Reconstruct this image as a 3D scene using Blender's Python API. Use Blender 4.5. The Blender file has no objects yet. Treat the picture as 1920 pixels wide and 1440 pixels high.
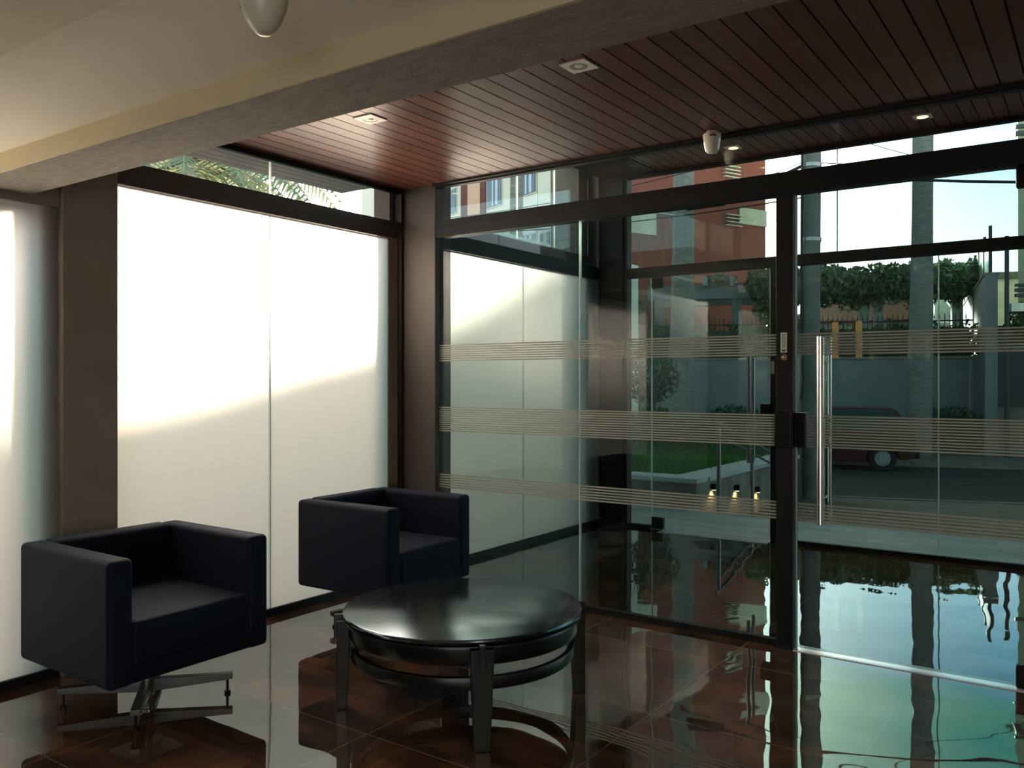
import bpy, bmesh, math, random
from mathutils import Vector, Matrix
random.seed(7)
scn = bpy.context.scene
COL = scn.collection
PI = math.pi

# ------------------------------------------------------------------ camera
cd = bpy.data.cameras.new('camera')
cd.sensor_fit = 'HORIZONTAL'; cd.sensor_width = 36.0; cd.lens = 36.0 * 1590 / 1920
cd.shift_y = -6.0 / 1920
cd.clip_start = 0.05; cd.clip_end = 500
cam = bpy.data.objects.new('camera', cd); COL.objects.link(cam)
cam.location = (0, 0, 1.40)
cam.rotation_euler = (PI / 2, 0, math.radians(35.03))
scn.camera = cam

# ------------------------------------------------------------------ exposure
vs = scn.view_settings
vs.view_transform = 'Standard'; vs.look = 'None'; vs.gamma = 1; vs.use_curve_mapping = False
vs.exposure = 0.12
scn.cycles.max_bounces = 9
scn.cycles.diffuse_bounces = 4
scn.cycles.glossy_bounces = 5
scn.cycles.transmission_bounces = 6
scn.cycles.transparent_max_bounces = 28
scn.cycles.caustics_reflective = False
scn.cycles.caustics_refractive = False
scn.cycles.sample_clamp_indirect = 12.0
scn.cycles.use_denoising = True

# ------------------------------------------------------------------ sun and sky
SUN_EL = math.radians(11.6)
SUN_AZ = (-0.735, 0.678)
sun_to = Vector((SUN_AZ[0] * math.cos(SUN_EL), SUN_AZ[1] * math.cos(SUN_EL), math.sin(SUN_EL))).normalized()
sd = bpy.data.lights.new('sun', 'SUN'); sd.energy = 60.0; sd.angle = math.radians(8.0); sd.color = (1.0, 0.88, 0.72)
sun = bpy.data.objects.new('sun', sd); COL.objects.link(sun)
sun.rotation_euler = sun_to.to_track_quat('Z', 'Y').to_euler()

world = bpy.data.worlds.new('sky'); scn.world = world; world.use_nodes = True
nt = world.node_tree; N = nt.nodes; L = nt.links
for n in list(N): N.remove(n)
out = N.new('ShaderNodeOutputWorld'); bg = N.new('ShaderNodeBackground'); L.new(bg.outputs[0], out.inputs[0])
tc = N.new('ShaderNodeTexCoord'); sp = N.new('ShaderNodeSeparateXYZ'); L.new(tc.outputs['Generated'], sp.inputs[0])
ramp = N.new('ShaderNodeValToRGB'); L.new(sp.outputs['Z'], ramp.inputs[0])
cr = ramp.color_ramp
stops = [(0.0, (0.86, 0.88, 0.88)), (0.12, (0.90, 0.97, 1.0)), (0.20, (0.66, 0.88, 1.0)), (0.25, (0.34, 0.58, 0.74)), (0.298, (0.19, 0.39, 0.52)),
         (0.318, (0.07, 0.36, 0.28)), (0.42, (0.065, 0.28, 0.25)), (0.60, (0.08, 0.12, 0.15)), (1.0, (0.05, 0.07, 0.10))]
cr.elements[0].position = 0; cr.elements[0].color = (*stops[0][1], 1)
cr.elements[1].position = 1; cr.elements[1].color = (*stops[-1][1], 1)
for p, c in stops[1:-1]:
    e = cr.elements.new(p); e.color = (*c, 1)
# thin evening clouds
mp = N.new('ShaderNodeMapping'); L.new(tc.outputs['Generated'], mp.inputs[0]); mp.inputs['Scale'].default_value = (2.5, 2.5, 9)
no = N.new('ShaderNodeTexNoise'); L.new(mp.outputs[0], no.inputs[0]); no.inputs['Scale'].default_value = 1.6; no.inputs['Detail'].default_value = 5
mr = N.new('ShaderNodeMapRange'); L.new(no.outputs[0], mr.inputs[0]); mr.inputs[1].default_value = .52; mr.inputs[2].default_value = .72
mr.inputs[3].default_value = 0; mr.inputs[4].default_value = .18
mx = N.new('ShaderNodeMixRGB'); L.new(mr.outputs[0], mx.inputs[0]); L.new(ramp.outputs[0], mx.inputs[1]); mx.inputs[2].default_value = (.75, .76, .70, 1)
# brighter and warmer round the sun
dp = N.new('ShaderNodeVectorMath'); dp.operation = 'DOT_PRODUCT'; L.new(tc.outputs['Generated'], dp.inputs[0]); dp.inputs[1].default_value = sun_to
mr2 = N.new('ShaderNodeMapRange'); L.new(dp.outputs['Value'], mr2.inputs[0]); mr2.inputs[1].default_value = .70; mr2.inputs[2].default_value = 1.0
mr2.inputs[3].default_value = 0; mr2.inputs[4].default_value = 1
pw = N.new('ShaderNodeMath'); pw.operation = 'POWER'; L.new(mr2.outputs[0], pw.inputs[0]); pw.inputs[1].default_value = 3.2
glow = N.new('ShaderNodeMixRGB'); glow.blend_type = 'ADD'; L.new(pw.outputs[0], glow.inputs[0]); L.new(mx.outputs[0], glow.inputs[1]); glow.inputs[2].default_value = (8.5, 7.0, 5.4, 1)
L.new(glow.outputs[0], bg.inputs[0]); bg.inputs[1].default_value = 3.4

# ------------------------------------------------------------------ materials
def newmat(name):
    m = bpy.data.materials.new(name); m.use_nodes = True
    nt = m.node_tree
    for n in list(nt.nodes): nt.nodes.remove(n)
    o = nt.nodes.new('ShaderNodeOutputMaterial')
    return m, nt, o

def pbr(name, col, rough=.6, metal=0.0, ior=1.5, col2=None, nscale=6.0, stretch=(1, 1, 1), bump=0.0, bscale=60.0,
        emit=None, estr=0.0, sheen=0.0, bdist=.01, detail=4, spec=.5):
    m, nt, o = newmat(name)
    b = nt.nodes.new('ShaderNodeBsdfPrincipled'); nt.links.new(b.outputs[0], o.inputs[0])
    b.inputs['Base Color'].default_value = (*col, 1)
    b.inputs['Roughness'].default_value = rough
    b.inputs['Metallic'].default_value = metal
    b.inputs['IOR'].default_value = ior; b.inputs['Specular IOR Level'].default_value = spec
    if sheen: b.inputs['Sheen Weight'].default_value = sheen; b.inputs['Sheen Roughness'].default_value = .35; b.inputs['Sheen Tint'].default_value = (.45, .60, 1.0, 1)
    t = nt.nodes.new('ShaderNodeTexCoord'); mp = nt.nodes.new('ShaderNodeMapping'); nt.links.new(t.outputs['Object'], mp.inputs[0])
    mp.inputs['Scale'].default_value = stretch
    if col2 is not None:
        n = nt.nodes.new('ShaderNodeTexNoise'); nt.links.new(mp.outputs[0], n.inputs[0])
        n.inputs['Scale'].default_value = nscale; n.inputs['Detail'].default_value = detail
        r = nt.nodes.new('ShaderNodeValToRGB'); nt.links.new(n.outputs[0], r.inputs[0])
        r.color_ramp.elements[0].position = .35; r.color_ramp.elements[0].color = (*col, 1)
        r.color_ramp.elements[1].position = .66; r.color_ramp.elements[1].color = (*col2, 1)
        nt.links.new(r.outputs[0], b.inputs['Base Color'])
    if bump:
        n = nt.nodes.new('ShaderNodeTexNoise'); nt.links.new(mp.outputs[0], n.inputs[0])
        n.inputs['Scale'].default_value = bscale; n.inputs['Detail'].default_value = 3
        bu = nt.nodes.new('ShaderNodeBump'); nt.links.new(n.outputs[0], bu.inputs['Height'])
        bu.inputs['Strength'].default_value = bump; bu.inputs['Distance'].default_value = bdist
        nt.links.new(bu.outputs[0], b.inputs['Normal'])
    if emit is not None:
        b.inputs['Emission Color'].default_value = (*emit, 1); b.inputs['Emission Strength'].default_value = estr
    return m

def glass(name, tint, refl=1.0):
    m, nt, o = newmat(name)
    g = nt.nodes.new('ShaderNodeNewGeometry')
    d = nt.nodes.new('ShaderNodeVectorMath'); d.operation = 'DOT_PRODUCT'
    nt.links.new(g.outputs['Incoming'], d.inputs[0]); nt.links.new(g.outputs['Normal'], d.inputs[1])
    a = nt.nodes.new('ShaderNodeMath'); a.operation = 'ABSOLUTE'; nt.links.new(d.outputs['Value'], a.inputs[0])
    s = nt.nodes.new('ShaderNodeMath'); s.operation = 'SUBTRACT'; s.inputs[0].default_value = 1; nt.links.new(a.outputs[0], s.inputs[1])
    p = nt.nodes.new('ShaderNodeMath'); p.operation = 'POWER'; nt.links.new(s.outputs[0], p.inputs[0]); p.inputs[1].default_value = 5
    q = nt.nodes.new('ShaderNodeMath'); q.operation = 'MULTIPLY_ADD'; nt.links.new(p.outputs[0], q.inputs[0])
    q.inputs[1].default_value = .93 * refl; q.inputs[2].default_value = .04 * refl
    t = nt.nodes.new('ShaderNodeBsdfTransparent'); t.inputs[0].default_value = (*[c ** .5 for c in tint], 1)
    gl = nt.nodes.new('ShaderNodeBsdfGlossy'); gl.inputs['Roughness'].default_value = 0.0
    mix = nt.nodes.new('ShaderNodeMixShader'); nt.links.new(q.outputs[0], mix.inputs[0])
    nt.links.new(t.outputs[0], mix.inputs[1]); nt.links.new(gl.outputs[0], mix.inputs[2]); nt.links.new(mix.outputs[0], o.inputs[0])
    return m

def film(name, col, clear=0.0, gloss=.04):
    m, nt, o = newmat(name)
    t = nt.nodes.new('ShaderNodeBsdfTranslucent'); t.inputs[0].default_value = (*col, 1)
    d = nt.nodes.new('ShaderNodeBsdfDiffuse'); d.inputs[0].default_value = (.5, .5, .5, 1)
    mix = nt.nodes.new('ShaderNodeMixShader'); mix.inputs[0].default_value = gloss
    nt.links.new(t.outputs[0], mix.inputs[1]); nt.links.new(d.outputs[0], mix.inputs[2])
    tr = nt.nodes.new('ShaderNodeBsdfTransparent')
    mix2 = nt.nodes.new('ShaderNodeMixShader'); mix2.inputs[0].default_value = clear
    nt.links.new(mix.outputs[0], mix2.inputs[1]); nt.links.new(tr.outputs[0], mix2.inputs[2]); nt.links.new(mix2.outputs[0], o.inputs[0])
    return m

M = {}
M['glass'] = glass('clear glass', (.93, .95, .94), .8)
M['glass_dark'] = glass('tinted glass', (.39, .475, .465), .75)
M['glass_out'] = glass('facade glass', (.82, .90, .89), .9)
M['film'] = film('frosted film', (.98, .885, .845))
M['edge'] = film('glass edge', (.92, 1.0, .95), 0, .35)
M['metal'] = pbr('dark bronze metal', (.006, .0055, .005), .5, .0, spec=.25)
M['metal2'] = pbr('brown metal', (.024, .017, .0135), .5, .0, spec=.3)
M['black'] = pbr('black plastic', (.003, .003, .003), .35, spec=.3)
M['hazebrown'] = pbr('haze-lightened brown', (.055, .042, .033), .6)  # brown post colour lightened, window glare haze put into it
M['chrome'] = pbr('brushed steel', (.75, .73, .70), .16, 1.0)
M['steel'] = pbr('satin steel', (.26, .25, .24), .35, 1.0)
M['legsteel'] = pbr('dull dark steel', (.10, .09, .085), .4, .8)
M['fabric'] = pbr('navy felt', (.0022, .0032, .0075), .66, col2=(.003, .004, .0075), nscale=90, bump=.25, bscale=420, bdist=.002, sheen=.10, spec=.32)
M['tabletop'] = pbr('black satin table top', (.0035, .0040, .0044), .17, ior=2.5)
M['fabric'].node_tree.nodes['Principled BSDF'].inputs['Specular Tint'].default_value = (.45, .62, 1.0, 1)
M['tabletop'].node_tree.nodes['Principled BSDF'].inputs['Specular Tint'].default_value = (.62, .86, 1.0, 1)
M['tablewood'] = pbr('black stained wood', (.0035, .0035, .0038), .30, ior=1.45, col2=(.006, .0055, .0055), nscale=18, stretch=(1, 8, 1))
M['plaster'] = pbr('rough grey plaster', (.22, .195, .165), .9, col2=(.28, .25, .21), nscale=14, stretch=(1, 3, 1), bump=.7, bscale=55, bdist=.012)
M['columnp'] = pbr('brown grey plaster', (.24, .195, .15), .85, col2=(.27, .22, .17), nscale=5, bump=.25, bscale=80)
M['cream'] = pbr('cream paint', (.62, .54, .36), .85)
M['ceilpaint'] = pbr('off white ceiling paint', (.90, .85, .74), .9, col2=(.92, .87, .76), nscale=1.5)
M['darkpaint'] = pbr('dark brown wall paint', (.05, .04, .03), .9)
M['ceilstep'] = pbr('shade-darkened ceiling paint', (.74, .68, .54), .9)  # ceiling paint darkened: the step's shade is put into its colour
M['wallpaint'] = pbr('lobby wall paint', (.42, .38, .32), .9)
M['darkgap'] = pbr('dark gap', (.006, .004, .003), .9)
M['white'] = pbr('white plastic', (.72, .70, .64), .35)
M['sensor'] = pbr('milky white plastic', (.70, .66, .52), .30)
M['darkspot'] = pbr('dark lens', (.02, .02, .018), .3)
M['lensgrey'] = pbr('grey lamp lens', (.30, .31, .29), .25)
M['warm'] = pbr('warm lamp', (.9, .8, .4), .3, emit=(1.0, .62, .16), estr=5.0)
M['warmhot'] = pbr('warm lamp core', (.9, .8, .6), .3, emit=(1.0, .82, .45), estr=9.0)
M['amber'] = pbr('amber glass shade', (.9, .6, .2), .4, emit=(1.0, .55, .16), estr=3.5)
M['brass'] = pbr('copper button', (.75, .42, .25), .25, 1.0)
M['label'] = pbr('pale label', (.50, .55, .45), .6)
M['greenink'] = pbr('green ink', (.02, .13, .06), .6)
M['threshold'] = pbr('pale polished stone', (.66, .66, .72), .15, ior=2.6)
M['stripe'] = pbr('frosted stripe', (.27, .29, .25), .7)
M['paving'] = pbr('grey stone paving', (.16, .17, .16), .55, col2=(.22, .23, .22), nscale=1.2, bump=.1, bscale=30)
M['asphalt'] = pbr('asphalt', (.022, .024, .027), .9, col2=(.03, .032, .035), nscale=3, bump=.3, bscale=120)
M['pavement'] = pbr('worn pavement', (.13, .112, .085), .9, col2=(.19, .165, .135), nscale=2.2, bump=.3, bscale=40)
M['kerb'] = pbr('kerb concrete', (.24, .23, .20), .9, col2=(.14, .13, .12), nscale=9)
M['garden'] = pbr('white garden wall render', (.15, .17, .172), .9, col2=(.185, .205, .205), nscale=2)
M['concrete'] = pbr('weathered concrete', (.12, .12, .112), .9, col2=(.18, .18, .165), nscale=4, bump=.2, bscale=30)
M['pergola'] = pbr('pale pergola concrete', (.22, .24, .24), .9, col2=(.15, .17, .17), nscale=3)
M['coping'] = pbr('pale stone coping', (.50, .53, .51), .6, col2=(.60, .62, .60), nscale=3)
M['stonewall'] = pbr('planter stone cladding', (.16, .135, .115), .8, col2=(.27, .25, .22), nscale=2.6, stretch=(1, 1.6, .5), bump=.2, bscale=30)
M['trunk'] = pbr('grey palm trunk', (.12, .125, .115), .95, col2=(.21, .215, .20), nscale=5, stretch=(1, 1, 5), bump=.5, bscale=18, bdist=.03)
M['bark'] = pbr('brown bark', (.07, .05, .035), .95, col2=(.11, .08, .06), nscale=20)
M['leaf'] = pbr('dark green leaves', (.022, .055, .022), .6, col2=(.05, .10, .035), nscale=4)
M['leaf2'] = pbr('olive green leaves', (.05, .075, .035), .6, col2=(.09, .12, .06), nscale=4)
M['vine'] = pbr('climbing vine leaves', (.02, .06, .03), .6, col2=(.05, .11, .05), nscale=3)
M['palmleaf'] = pbr('palm leaves', (.20, .25, .16), .6, col2=(.30, .34, .22), nscale=4)
M['grass'] = pbr('lawn grass', (.035, .15, .018), .9, col2=(.09, .28, .045), nscale=8)
M['soil'] = pbr('soil', (.06, .045, .03), .95, col2=(.09, .07, .05), nscale=6)
M['iron'] = pbr('black iron', (.012, .012, .012), .6)
M['redwall'] = pbr('red painted render', (.125, .032, .031), .9, col2=(.145, .038, .036), nscale=.5)
M['whitewall'] = pbr('cream painted render', (.74, .72, .62), .9, col2=(.70, .67, .58), nscale=.4)
M['peach'] = pbr('faded salmon paint', (.70, .42, .30), .9)
M['greypaint'] = pbr('grey painted render', (.30, .31, .30), .9, col2=(.42, .43, .42), nscale=2)
M['winglass'] = pbr('dark window glass', (.05, .065, .085), .1, ior=1.5)
M['curtain'] = pbr('pale blue curtain', (.50, .60, .75), .8)
M['frame'] = pbr('window frame', (.55, .53, .48), .5)
M['rooftile'] = pbr('terracotta tiles', (.085, .038, .028), .9, col2=(.12, .055, .04), nscale=6, bump=.6, bscale=14)
M['creamwall'] = pbr('pale yellow green render', (.36, .39, .24), .9)
M['band'] = pbr('dark green cornice', (.05, .07, .06), .7)
M['gate'] = pbr('dark metal gate', (.018, .026, .028), .6)
M['glassfence'] = pbr('aqua glass panel', (.30, .52, .50), .2)
M['carpaint'] = pbr('dark red car paint', (.05, .007, .006), .35, ior=1.5)
M['carglass'] = pbr('car window glass', (.012, .016, .018), .08)
M['tyre'] = pbr('tyre rubber', (.010, .010, .010), .85)
M['hubcap'] = pbr('silver hubcap', (.45, .46, .46), .35, .6)
M['redlamp'] = pbr('red tail lamp', (.30, .03, .02), .3)
M['cable'] = pbr('black cable', (.015, .015, .016), .8)

def wood_ceiling():
    m, nt, o = newmat('varnished red brown boards')
    b = nt.nodes.new('ShaderNodeBsdfPrincipled'); nt.links.new(b.outputs[0], o.inputs[0])
    t = nt.nodes.new('ShaderNodeTexCoord')
    sx = nt.nodes.new('ShaderNodeSeparateXYZ'); nt.links.new(t.outputs['Object'], sx.inputs[0])
    mul = nt.nodes.new('ShaderNodeMath'); mul.operation = 'DIVIDE'; nt.links.new(sx.outputs['X'], mul.inputs[0]); mul.inputs[1].default_value = .0975
    fl = nt.nodes.new('ShaderNodeMath'); fl.operation = 'FLOOR'; nt.links.new(mul.outputs[0], fl.inputs[0])
    wn = nt.nodes.new('ShaderNodeTexWhiteNoise'); wn.noise_dimensions = '1D'; nt.links.new(fl.outputs[0], wn.inputs['W'])
    mp = nt.nodes.new('ShaderNodeMapping'); nt.links.new(t.outputs['Object'], mp.inputs[0]); mp.inputs['Scale'].default_value = (14, 1.0, 14)
    nz = nt.nodes.new('ShaderNodeTexNoise'); nt.links.new(mp.outputs[0], nz.inputs[0]); nz.inputs['Scale'].default_value = 2.2; nz.inputs['Detail'].default_value = 5
    add = nt.nodes.new('ShaderNodeMath'); add.operation = 'MULTIPLY_ADD'; nt.links.new(wn.outputs['Value'], add.inputs[0]); add.inputs[1].default_value = .30
    nt.links.new(nz.outputs[0], add.inputs[2])
    r = nt.nodes.new('ShaderNodeValToRGB'); nt.links.new(add.outputs[0], r.inputs[0])
    r.color_ramp.elements[0].position = .35; r.color_ramp.elements[0].color = (.075, .026, .017, 1)
    r.color_ramp.elements[1].position = 1.0; r.color_ramp.elements[1].color = (.155, .060, .042, 1)
    nt.links.new(r.outputs[0], b.inputs['Base Color'])
    b.inputs['Roughness'].default_value = .33; b.inputs['IOR'].default_value = 1.5; b.inputs['Specular IOR Level'].default_value = .38
    return m
M['boards'] = wood_ceiling()

def floor_mat():
    m, nt, o = newmat('polished brown tile')
    b = nt.nodes.new('ShaderNodeBsdfPrincipled'); nt.links.new(b.outputs[0], o.inputs[0])
    t = nt.nodes.new('ShaderNodeTexCoord'); sx = nt.nodes.new('ShaderNodeSeparateXYZ'); nt.links.new(t.outputs['Object'], sx.inputs[0])
    def line(axis, off, pitch):
        a = nt.nodes.new('ShaderNodeMath'); a.operation = 'MULTIPLY_ADD'; nt.links.new(sx.outputs[axis], a.inputs[0])
        a.inputs[1].default_value = 1 / pitch; a.inputs[2].default_value = -off / pitch + 100.5
        fr = nt.nodes.new('ShaderNodeMath'); fr.operation = 'FRACT'; nt.links.new(a.outputs[0], fr.inputs[0])
        s = nt.nodes.new('ShaderNodeMath'); s.operation = 'SUBTRACT'; nt.links.new(fr.outputs[0], s.inputs[0]); s.inputs[1].default_value = .5
        ab = nt.nodes.new('ShaderNodeMath'); ab.operation = 'ABSOLUTE'; nt.links.new(s.outputs[0], ab.inputs[0])
        lt = nt.nodes.new('ShaderNodeMath'); lt.operation = 'LESS_THAN'; nt.links.new(ab.outputs[0], lt.inputs[0]); lt.inputs[1].default_value = .0022 / pitch
        fo = nt.nodes.new('ShaderNodeMath'); fo.operation = 'FLOOR'; nt.links.new(a.outputs[0], fo.inputs[0])
        return lt, fo, s
    lx, fx, sxx = line('X', -1.57, .83); ly, fy, syy = line('Y', 4.08, .83)
    mxl = nt.nodes.new('ShaderNodeMath'); mxl.operation = 'MAXIMUM'; nt.links.new(lx.outputs[0], mxl.inputs[0]); nt.links.new(ly.outputs[0], mxl.inputs[1])
    cid = nt.nodes.new('ShaderNodeCombineXYZ'); nt.links.new(fx.outputs[0], cid.inputs[0]); nt.links.new(fy.outputs[0], cid.inputs[1])
    wn = nt.nodes.new('ShaderNodeTexWhiteNoise'); nt.links.new(cid.outputs[0], wn.inputs['Vector'])
    off = nt.nodes.new('ShaderNodeVectorMath'); off.operation = 'MULTIPLY_ADD'; nt.links.new(wn.outputs['Color'], off.inputs[0]); off.inputs[1].default_value = (3, 3, 0)
    nt.links.new(t.outputs['Object'], off.inputs[2])
    mp = nt.nodes.new('ShaderNodeMapping'); nt.links.new(off.outputs[0], mp.inputs[0]); mp.inputs['Scale'].default_value = (1.0, 2.6, 1)
    nz = nt.nodes.new('ShaderNodeTexNoise'); nt.links.new(mp.outputs[0], nz.inputs[0]); nz.inputs['Scale'].default_value = 1.7; nz.inputs['Detail'].default_value = 7
    nz.inputs['Distortion'].default_value = .8
    r = nt.nodes.new('ShaderNodeValToRGB'); nt.links.new(nz.outputs[0], r.inputs[0])
    e = r.color_ramp.elements; e[0].position = .3; e[0].color = (.030, .018, .013, 1); e[1].position = .78; e[1].color = (.27, .125, .068, 1)
    k = r.color_ramp.elements.new(.5); k.color = (.075, .039, .025, 1)
    gm = nt.nodes.new('ShaderNodeMixRGB'); nt.links.new(mxl.outputs[0], gm.inputs[0]); nt.links.new(r.outputs[0], gm.inputs[1]); gm.inputs[2].default_value = (.24, .19, .15, 1)
    nt.links.new(gm.outputs[0], b.inputs['Base Color'])
    b.inputs['Specular Tint'].default_value = (.86, .97, 1.0, 1); b.inputs['Roughness'].default_value = .012; b.inputs['IOR'].default_value = 3.1
    # gentle waviness of the polish and a slight tilt of each tile
    n2 = nt.nodes.new('ShaderNodeTexNoise'); nt.links.new(t.outputs['Object'], n2.inputs[0]); n2.inputs['Scale'].default_value = 2.6; n2.inputs['Detail'].default_value = 1
    w2 = nt.nodes.new('ShaderNodeSeparateXYZ'); nt.links.new(wn.outputs['Color'], w2.inputs[0])
    def tilt(s, ch):
        c = nt.nodes.new('ShaderNodeMath'); c.operation = 'SUBTRACT'; nt.links.new(w2.outputs[ch], c.inputs[0]); c.inputs[1].default_value = .5
        mu = nt.nodes.new('ShaderNodeMath'); mu.operation = 'MULTIPLY'; nt.links.new(c.outputs[0], mu.inputs[0]); nt.links.new(s.outputs[0], mu.inputs[1])
        return mu
    t1, t2 = tilt(sxx, 'X'), tilt(syy, 'Y')
    ad = nt.nodes.new('ShaderNodeMath'); ad.operation = 'ADD'; nt.links.new(t1.outputs[0], ad.inputs[0]); nt.links.new(t2.outputs[0], ad.inputs[1])
    ad2 = nt.nodes.new('ShaderNodeMath'); ad2.operation = 'MULTIPLY_ADD'; nt.links.new(ad.outputs[0], ad2.inputs[0]); ad2.inputs[1].default_value = .8; nt.links.new(n2.outputs[0], ad2.inputs[2])
    bu = nt.nodes.new('ShaderNodeBump'); nt.links.new(ad2.outputs[0], bu.inputs['Height']); bu.inputs['Strength'].default_value = 1.0; bu.inputs['Distance'].default_value = .0022
    nt.links.new(bu.outputs[0], b.inputs['Normal'])
    return m
M['tile'] = floor_mat()

def paving_mat():
    m, nt, o = newmat('stone paving slabs')
    b = nt.nodes.new('ShaderNodeBsdfPrincipled'); nt.links.new(b.outputs[0], o.inputs[0])
    t = nt.nodes.new('ShaderNodeTexCoord')
    br = nt.nodes.new('ShaderNodeTexBrick'); nt.links.new(t.outputs['Object'], br.inputs[0])
    br.inputs['Color1'].default_value = (.26, .30, .29, 1); br.inputs['Color2'].default_value = (.46, .45, .41, 1); br.inputs['Mortar'].default_value = (.22, .23, .22, 1)
    br.inputs['Scale'].default_value = 1.6; br.inputs['Mortar Size'].default_value = .004; br.inputs['Brick Width'].default_value = .62; br.inputs['Row Height'].default_value = .26
    nt.links.new(br.outputs[0], b.inputs['Base Color']); b.inputs['Roughness'].default_value = .5
    return m
M['yard'] = pbr('pale yard paving', (.60, .54, .48), .8, col2=(.52, .47, .42), nscale=2)
M['slabs'] = paving_mat()

# ------------------------------------------------------------------ mesh helpers
class MB:
    def __init__(s): s.v = []; s.f = []; s.sm = []
    def add(s, vs, fs, smooth=False):
        b = len(s.v); s.v += [tuple(v) for v in vs]
        for f in fs: s.f.append(tuple(b + i for i in f)); s.sm.append(smooth)
        return s
    def box(s, x0, x1, y0, y1, z0, z1):
        vs = [(x0, y0, z0), (x1, y0, z0), (x1, y1, z0), (x0, y1, z0), (x0, y0, z1), (x1, y0, z1), (x1, y1, z1), (x0, y1, z1)]
        return s.add(vs, [(0, 3, 2, 1), (4, 5, 6, 7), (0, 1, 5, 4), (1, 2, 6, 5), (2, 3, 7, 6), (3, 0, 4, 7)])
    def hexa(s, bot, top):
        return s.add(list(bot) + list(top), [(0, 3, 2, 1), (4, 5, 6, 7), (0, 1, 5, 4), (1, 2, 6, 5), (2, 3, 7, 6), (3, 0, 4, 7)])
    def cyl(s, p0, p1, r0, r1=None, n=20, cap=True):
        if r1 is None: r1 = r0
        p0 = Vector(p0); p1 = Vector(p1); d = (p1 - p0).normalized()
        a = d.orthogonal().normalized(); b = d.cross(a)
        vs = []
        for p, r in ((p0, r0), (p1, r1)):
            for i in range(n):
                t = 2 * PI * i / n; vs.append(p + (a * math.cos(t) + b * math.sin(t)) * r)
        s.add(vs, [(i, (i + 1) % n, n + (i + 1) % n, n + i) for i in range(n)], True)
        if cap:
            s.add(vs[:n], [tuple(reversed(range(n)))]); s.add(vs[n:], [tuple(range(n))])
        return s
    def tube(s, pts, r, n=8, cap=True):
        pts = [Vector(p) for p in pts]; rings = []
        up = None
        for i, p in enumerate(pts):
            d = (pts[min(i + 1, len(pts) - 1)] - pts[max(i - 1, 0)]).normalized()
            if up is None: up = d.orthogonal().normalized()
            a = (up - d * up.dot(d)).normalized(); up = a; b = d.cross(a)
            rr = r[i] if isinstance(r, (list, tuple)) else r
            rings.append([p + (a * math.cos(2 * PI * k / n) + b * math.sin(2 * PI * k / n)) * rr for k in range(n)])
        vs = [v for rg in rings for v in rg]; fs = []
        for i in range(len(pts) - 1):
            for k in range(n): fs.append((i * n + k, i * n + (k + 1) % n, (i + 1) * n + (k + 1) % n, (i + 1) * n + k))
        s.add(vs, fs, True)
        if cap: s.add(rings[0], [tuple(reversed(range(n)))]); s.add(rings[-1], [tuple(range(n))])
        return s
    def lathe(s, prof, c=(0, 0, 0), n=48, smooth=True):
        vs = []; m = len(prof)
        for i in range(n):
            t = 2 * PI * i / n
            for r, z in prof: vs.append((c[0] + r * math.cos(t), c[1] + r * math.sin(t), c[2] + z))
        fs = [(i * m + k, ((i + 1) % n) * m + k, ((i + 1) % n) * m + k + 1, i * m + k + 1) for i in range(n) for k in range(m - 1)]
        return s.add(vs, fs, smooth)
    def prism(s, poly, axis, a0, a1):  # poly in the two other axes
        def P(u, v, a):
            return (a, u, v) if axis == 'x' else (u, a, v) if axis == 'y' else (u, v, a)
        n = len(poly); vs = [P(u, v, a0) for u, v in poly] + [P(u, v, a1) for u, v in poly]
        s.add(vs, [(i, (i + 1) % n, n + (i + 1) % n, n + i) for i in range(n)] + [tuple(reversed(range(n))), tuple(range(n, 2 * n))])
        return s
    def build(s, name, mat, parent=None, local=False, bevel=0, seg=2, mat2=None):
        me = bpy.data.meshes.new(name)
        off = Vector((0, 0, 0)) if (parent is None or local) else ABS[parent.name]
        me.from_pydata([tuple(Vector(v) - off) for v in s.v], [], s.f)
        for p, sm in zip(me.polygons, s.sm): p.use_smooth = sm
        bm = bmesh.new(); bm.from_mesh(me)
        bmesh.ops.remove_doubles(bm, verts=bm.verts, dist=1e-5)
        bmesh.ops.recalc_face_normals(bm, faces=bm.faces); bm.to_mesh(me); bm.free()
        try: me.set_sharp_from_angle(angle=math.radians(42))
        except Exception: pass
        me.materials.append(mat)
        o = bpy.data.objects.new(name, me); COL.objects.link(o)
        ABS[o.name] = off if parent is not None else Vector((0, 0, 0))
        if parent is not None: o.parent = parent
        if bevel:
            b = o.modifiers.new('bevel', 'BEVEL'); b.width = bevel; b.segments = seg; b.limit_method = 'ANGLE'; b.angle_limit = math.radians(40)
            for p in me.polygons: p.use_smooth = True
            try: me.set_sharp_from_angle(angle=math.radians(180))
            except Exception: pass
            w = o.modifiers.new('normals', 'WEIGHTED_NORMAL'); w.keep_sharp = False
        return o
ABS = {}

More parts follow.
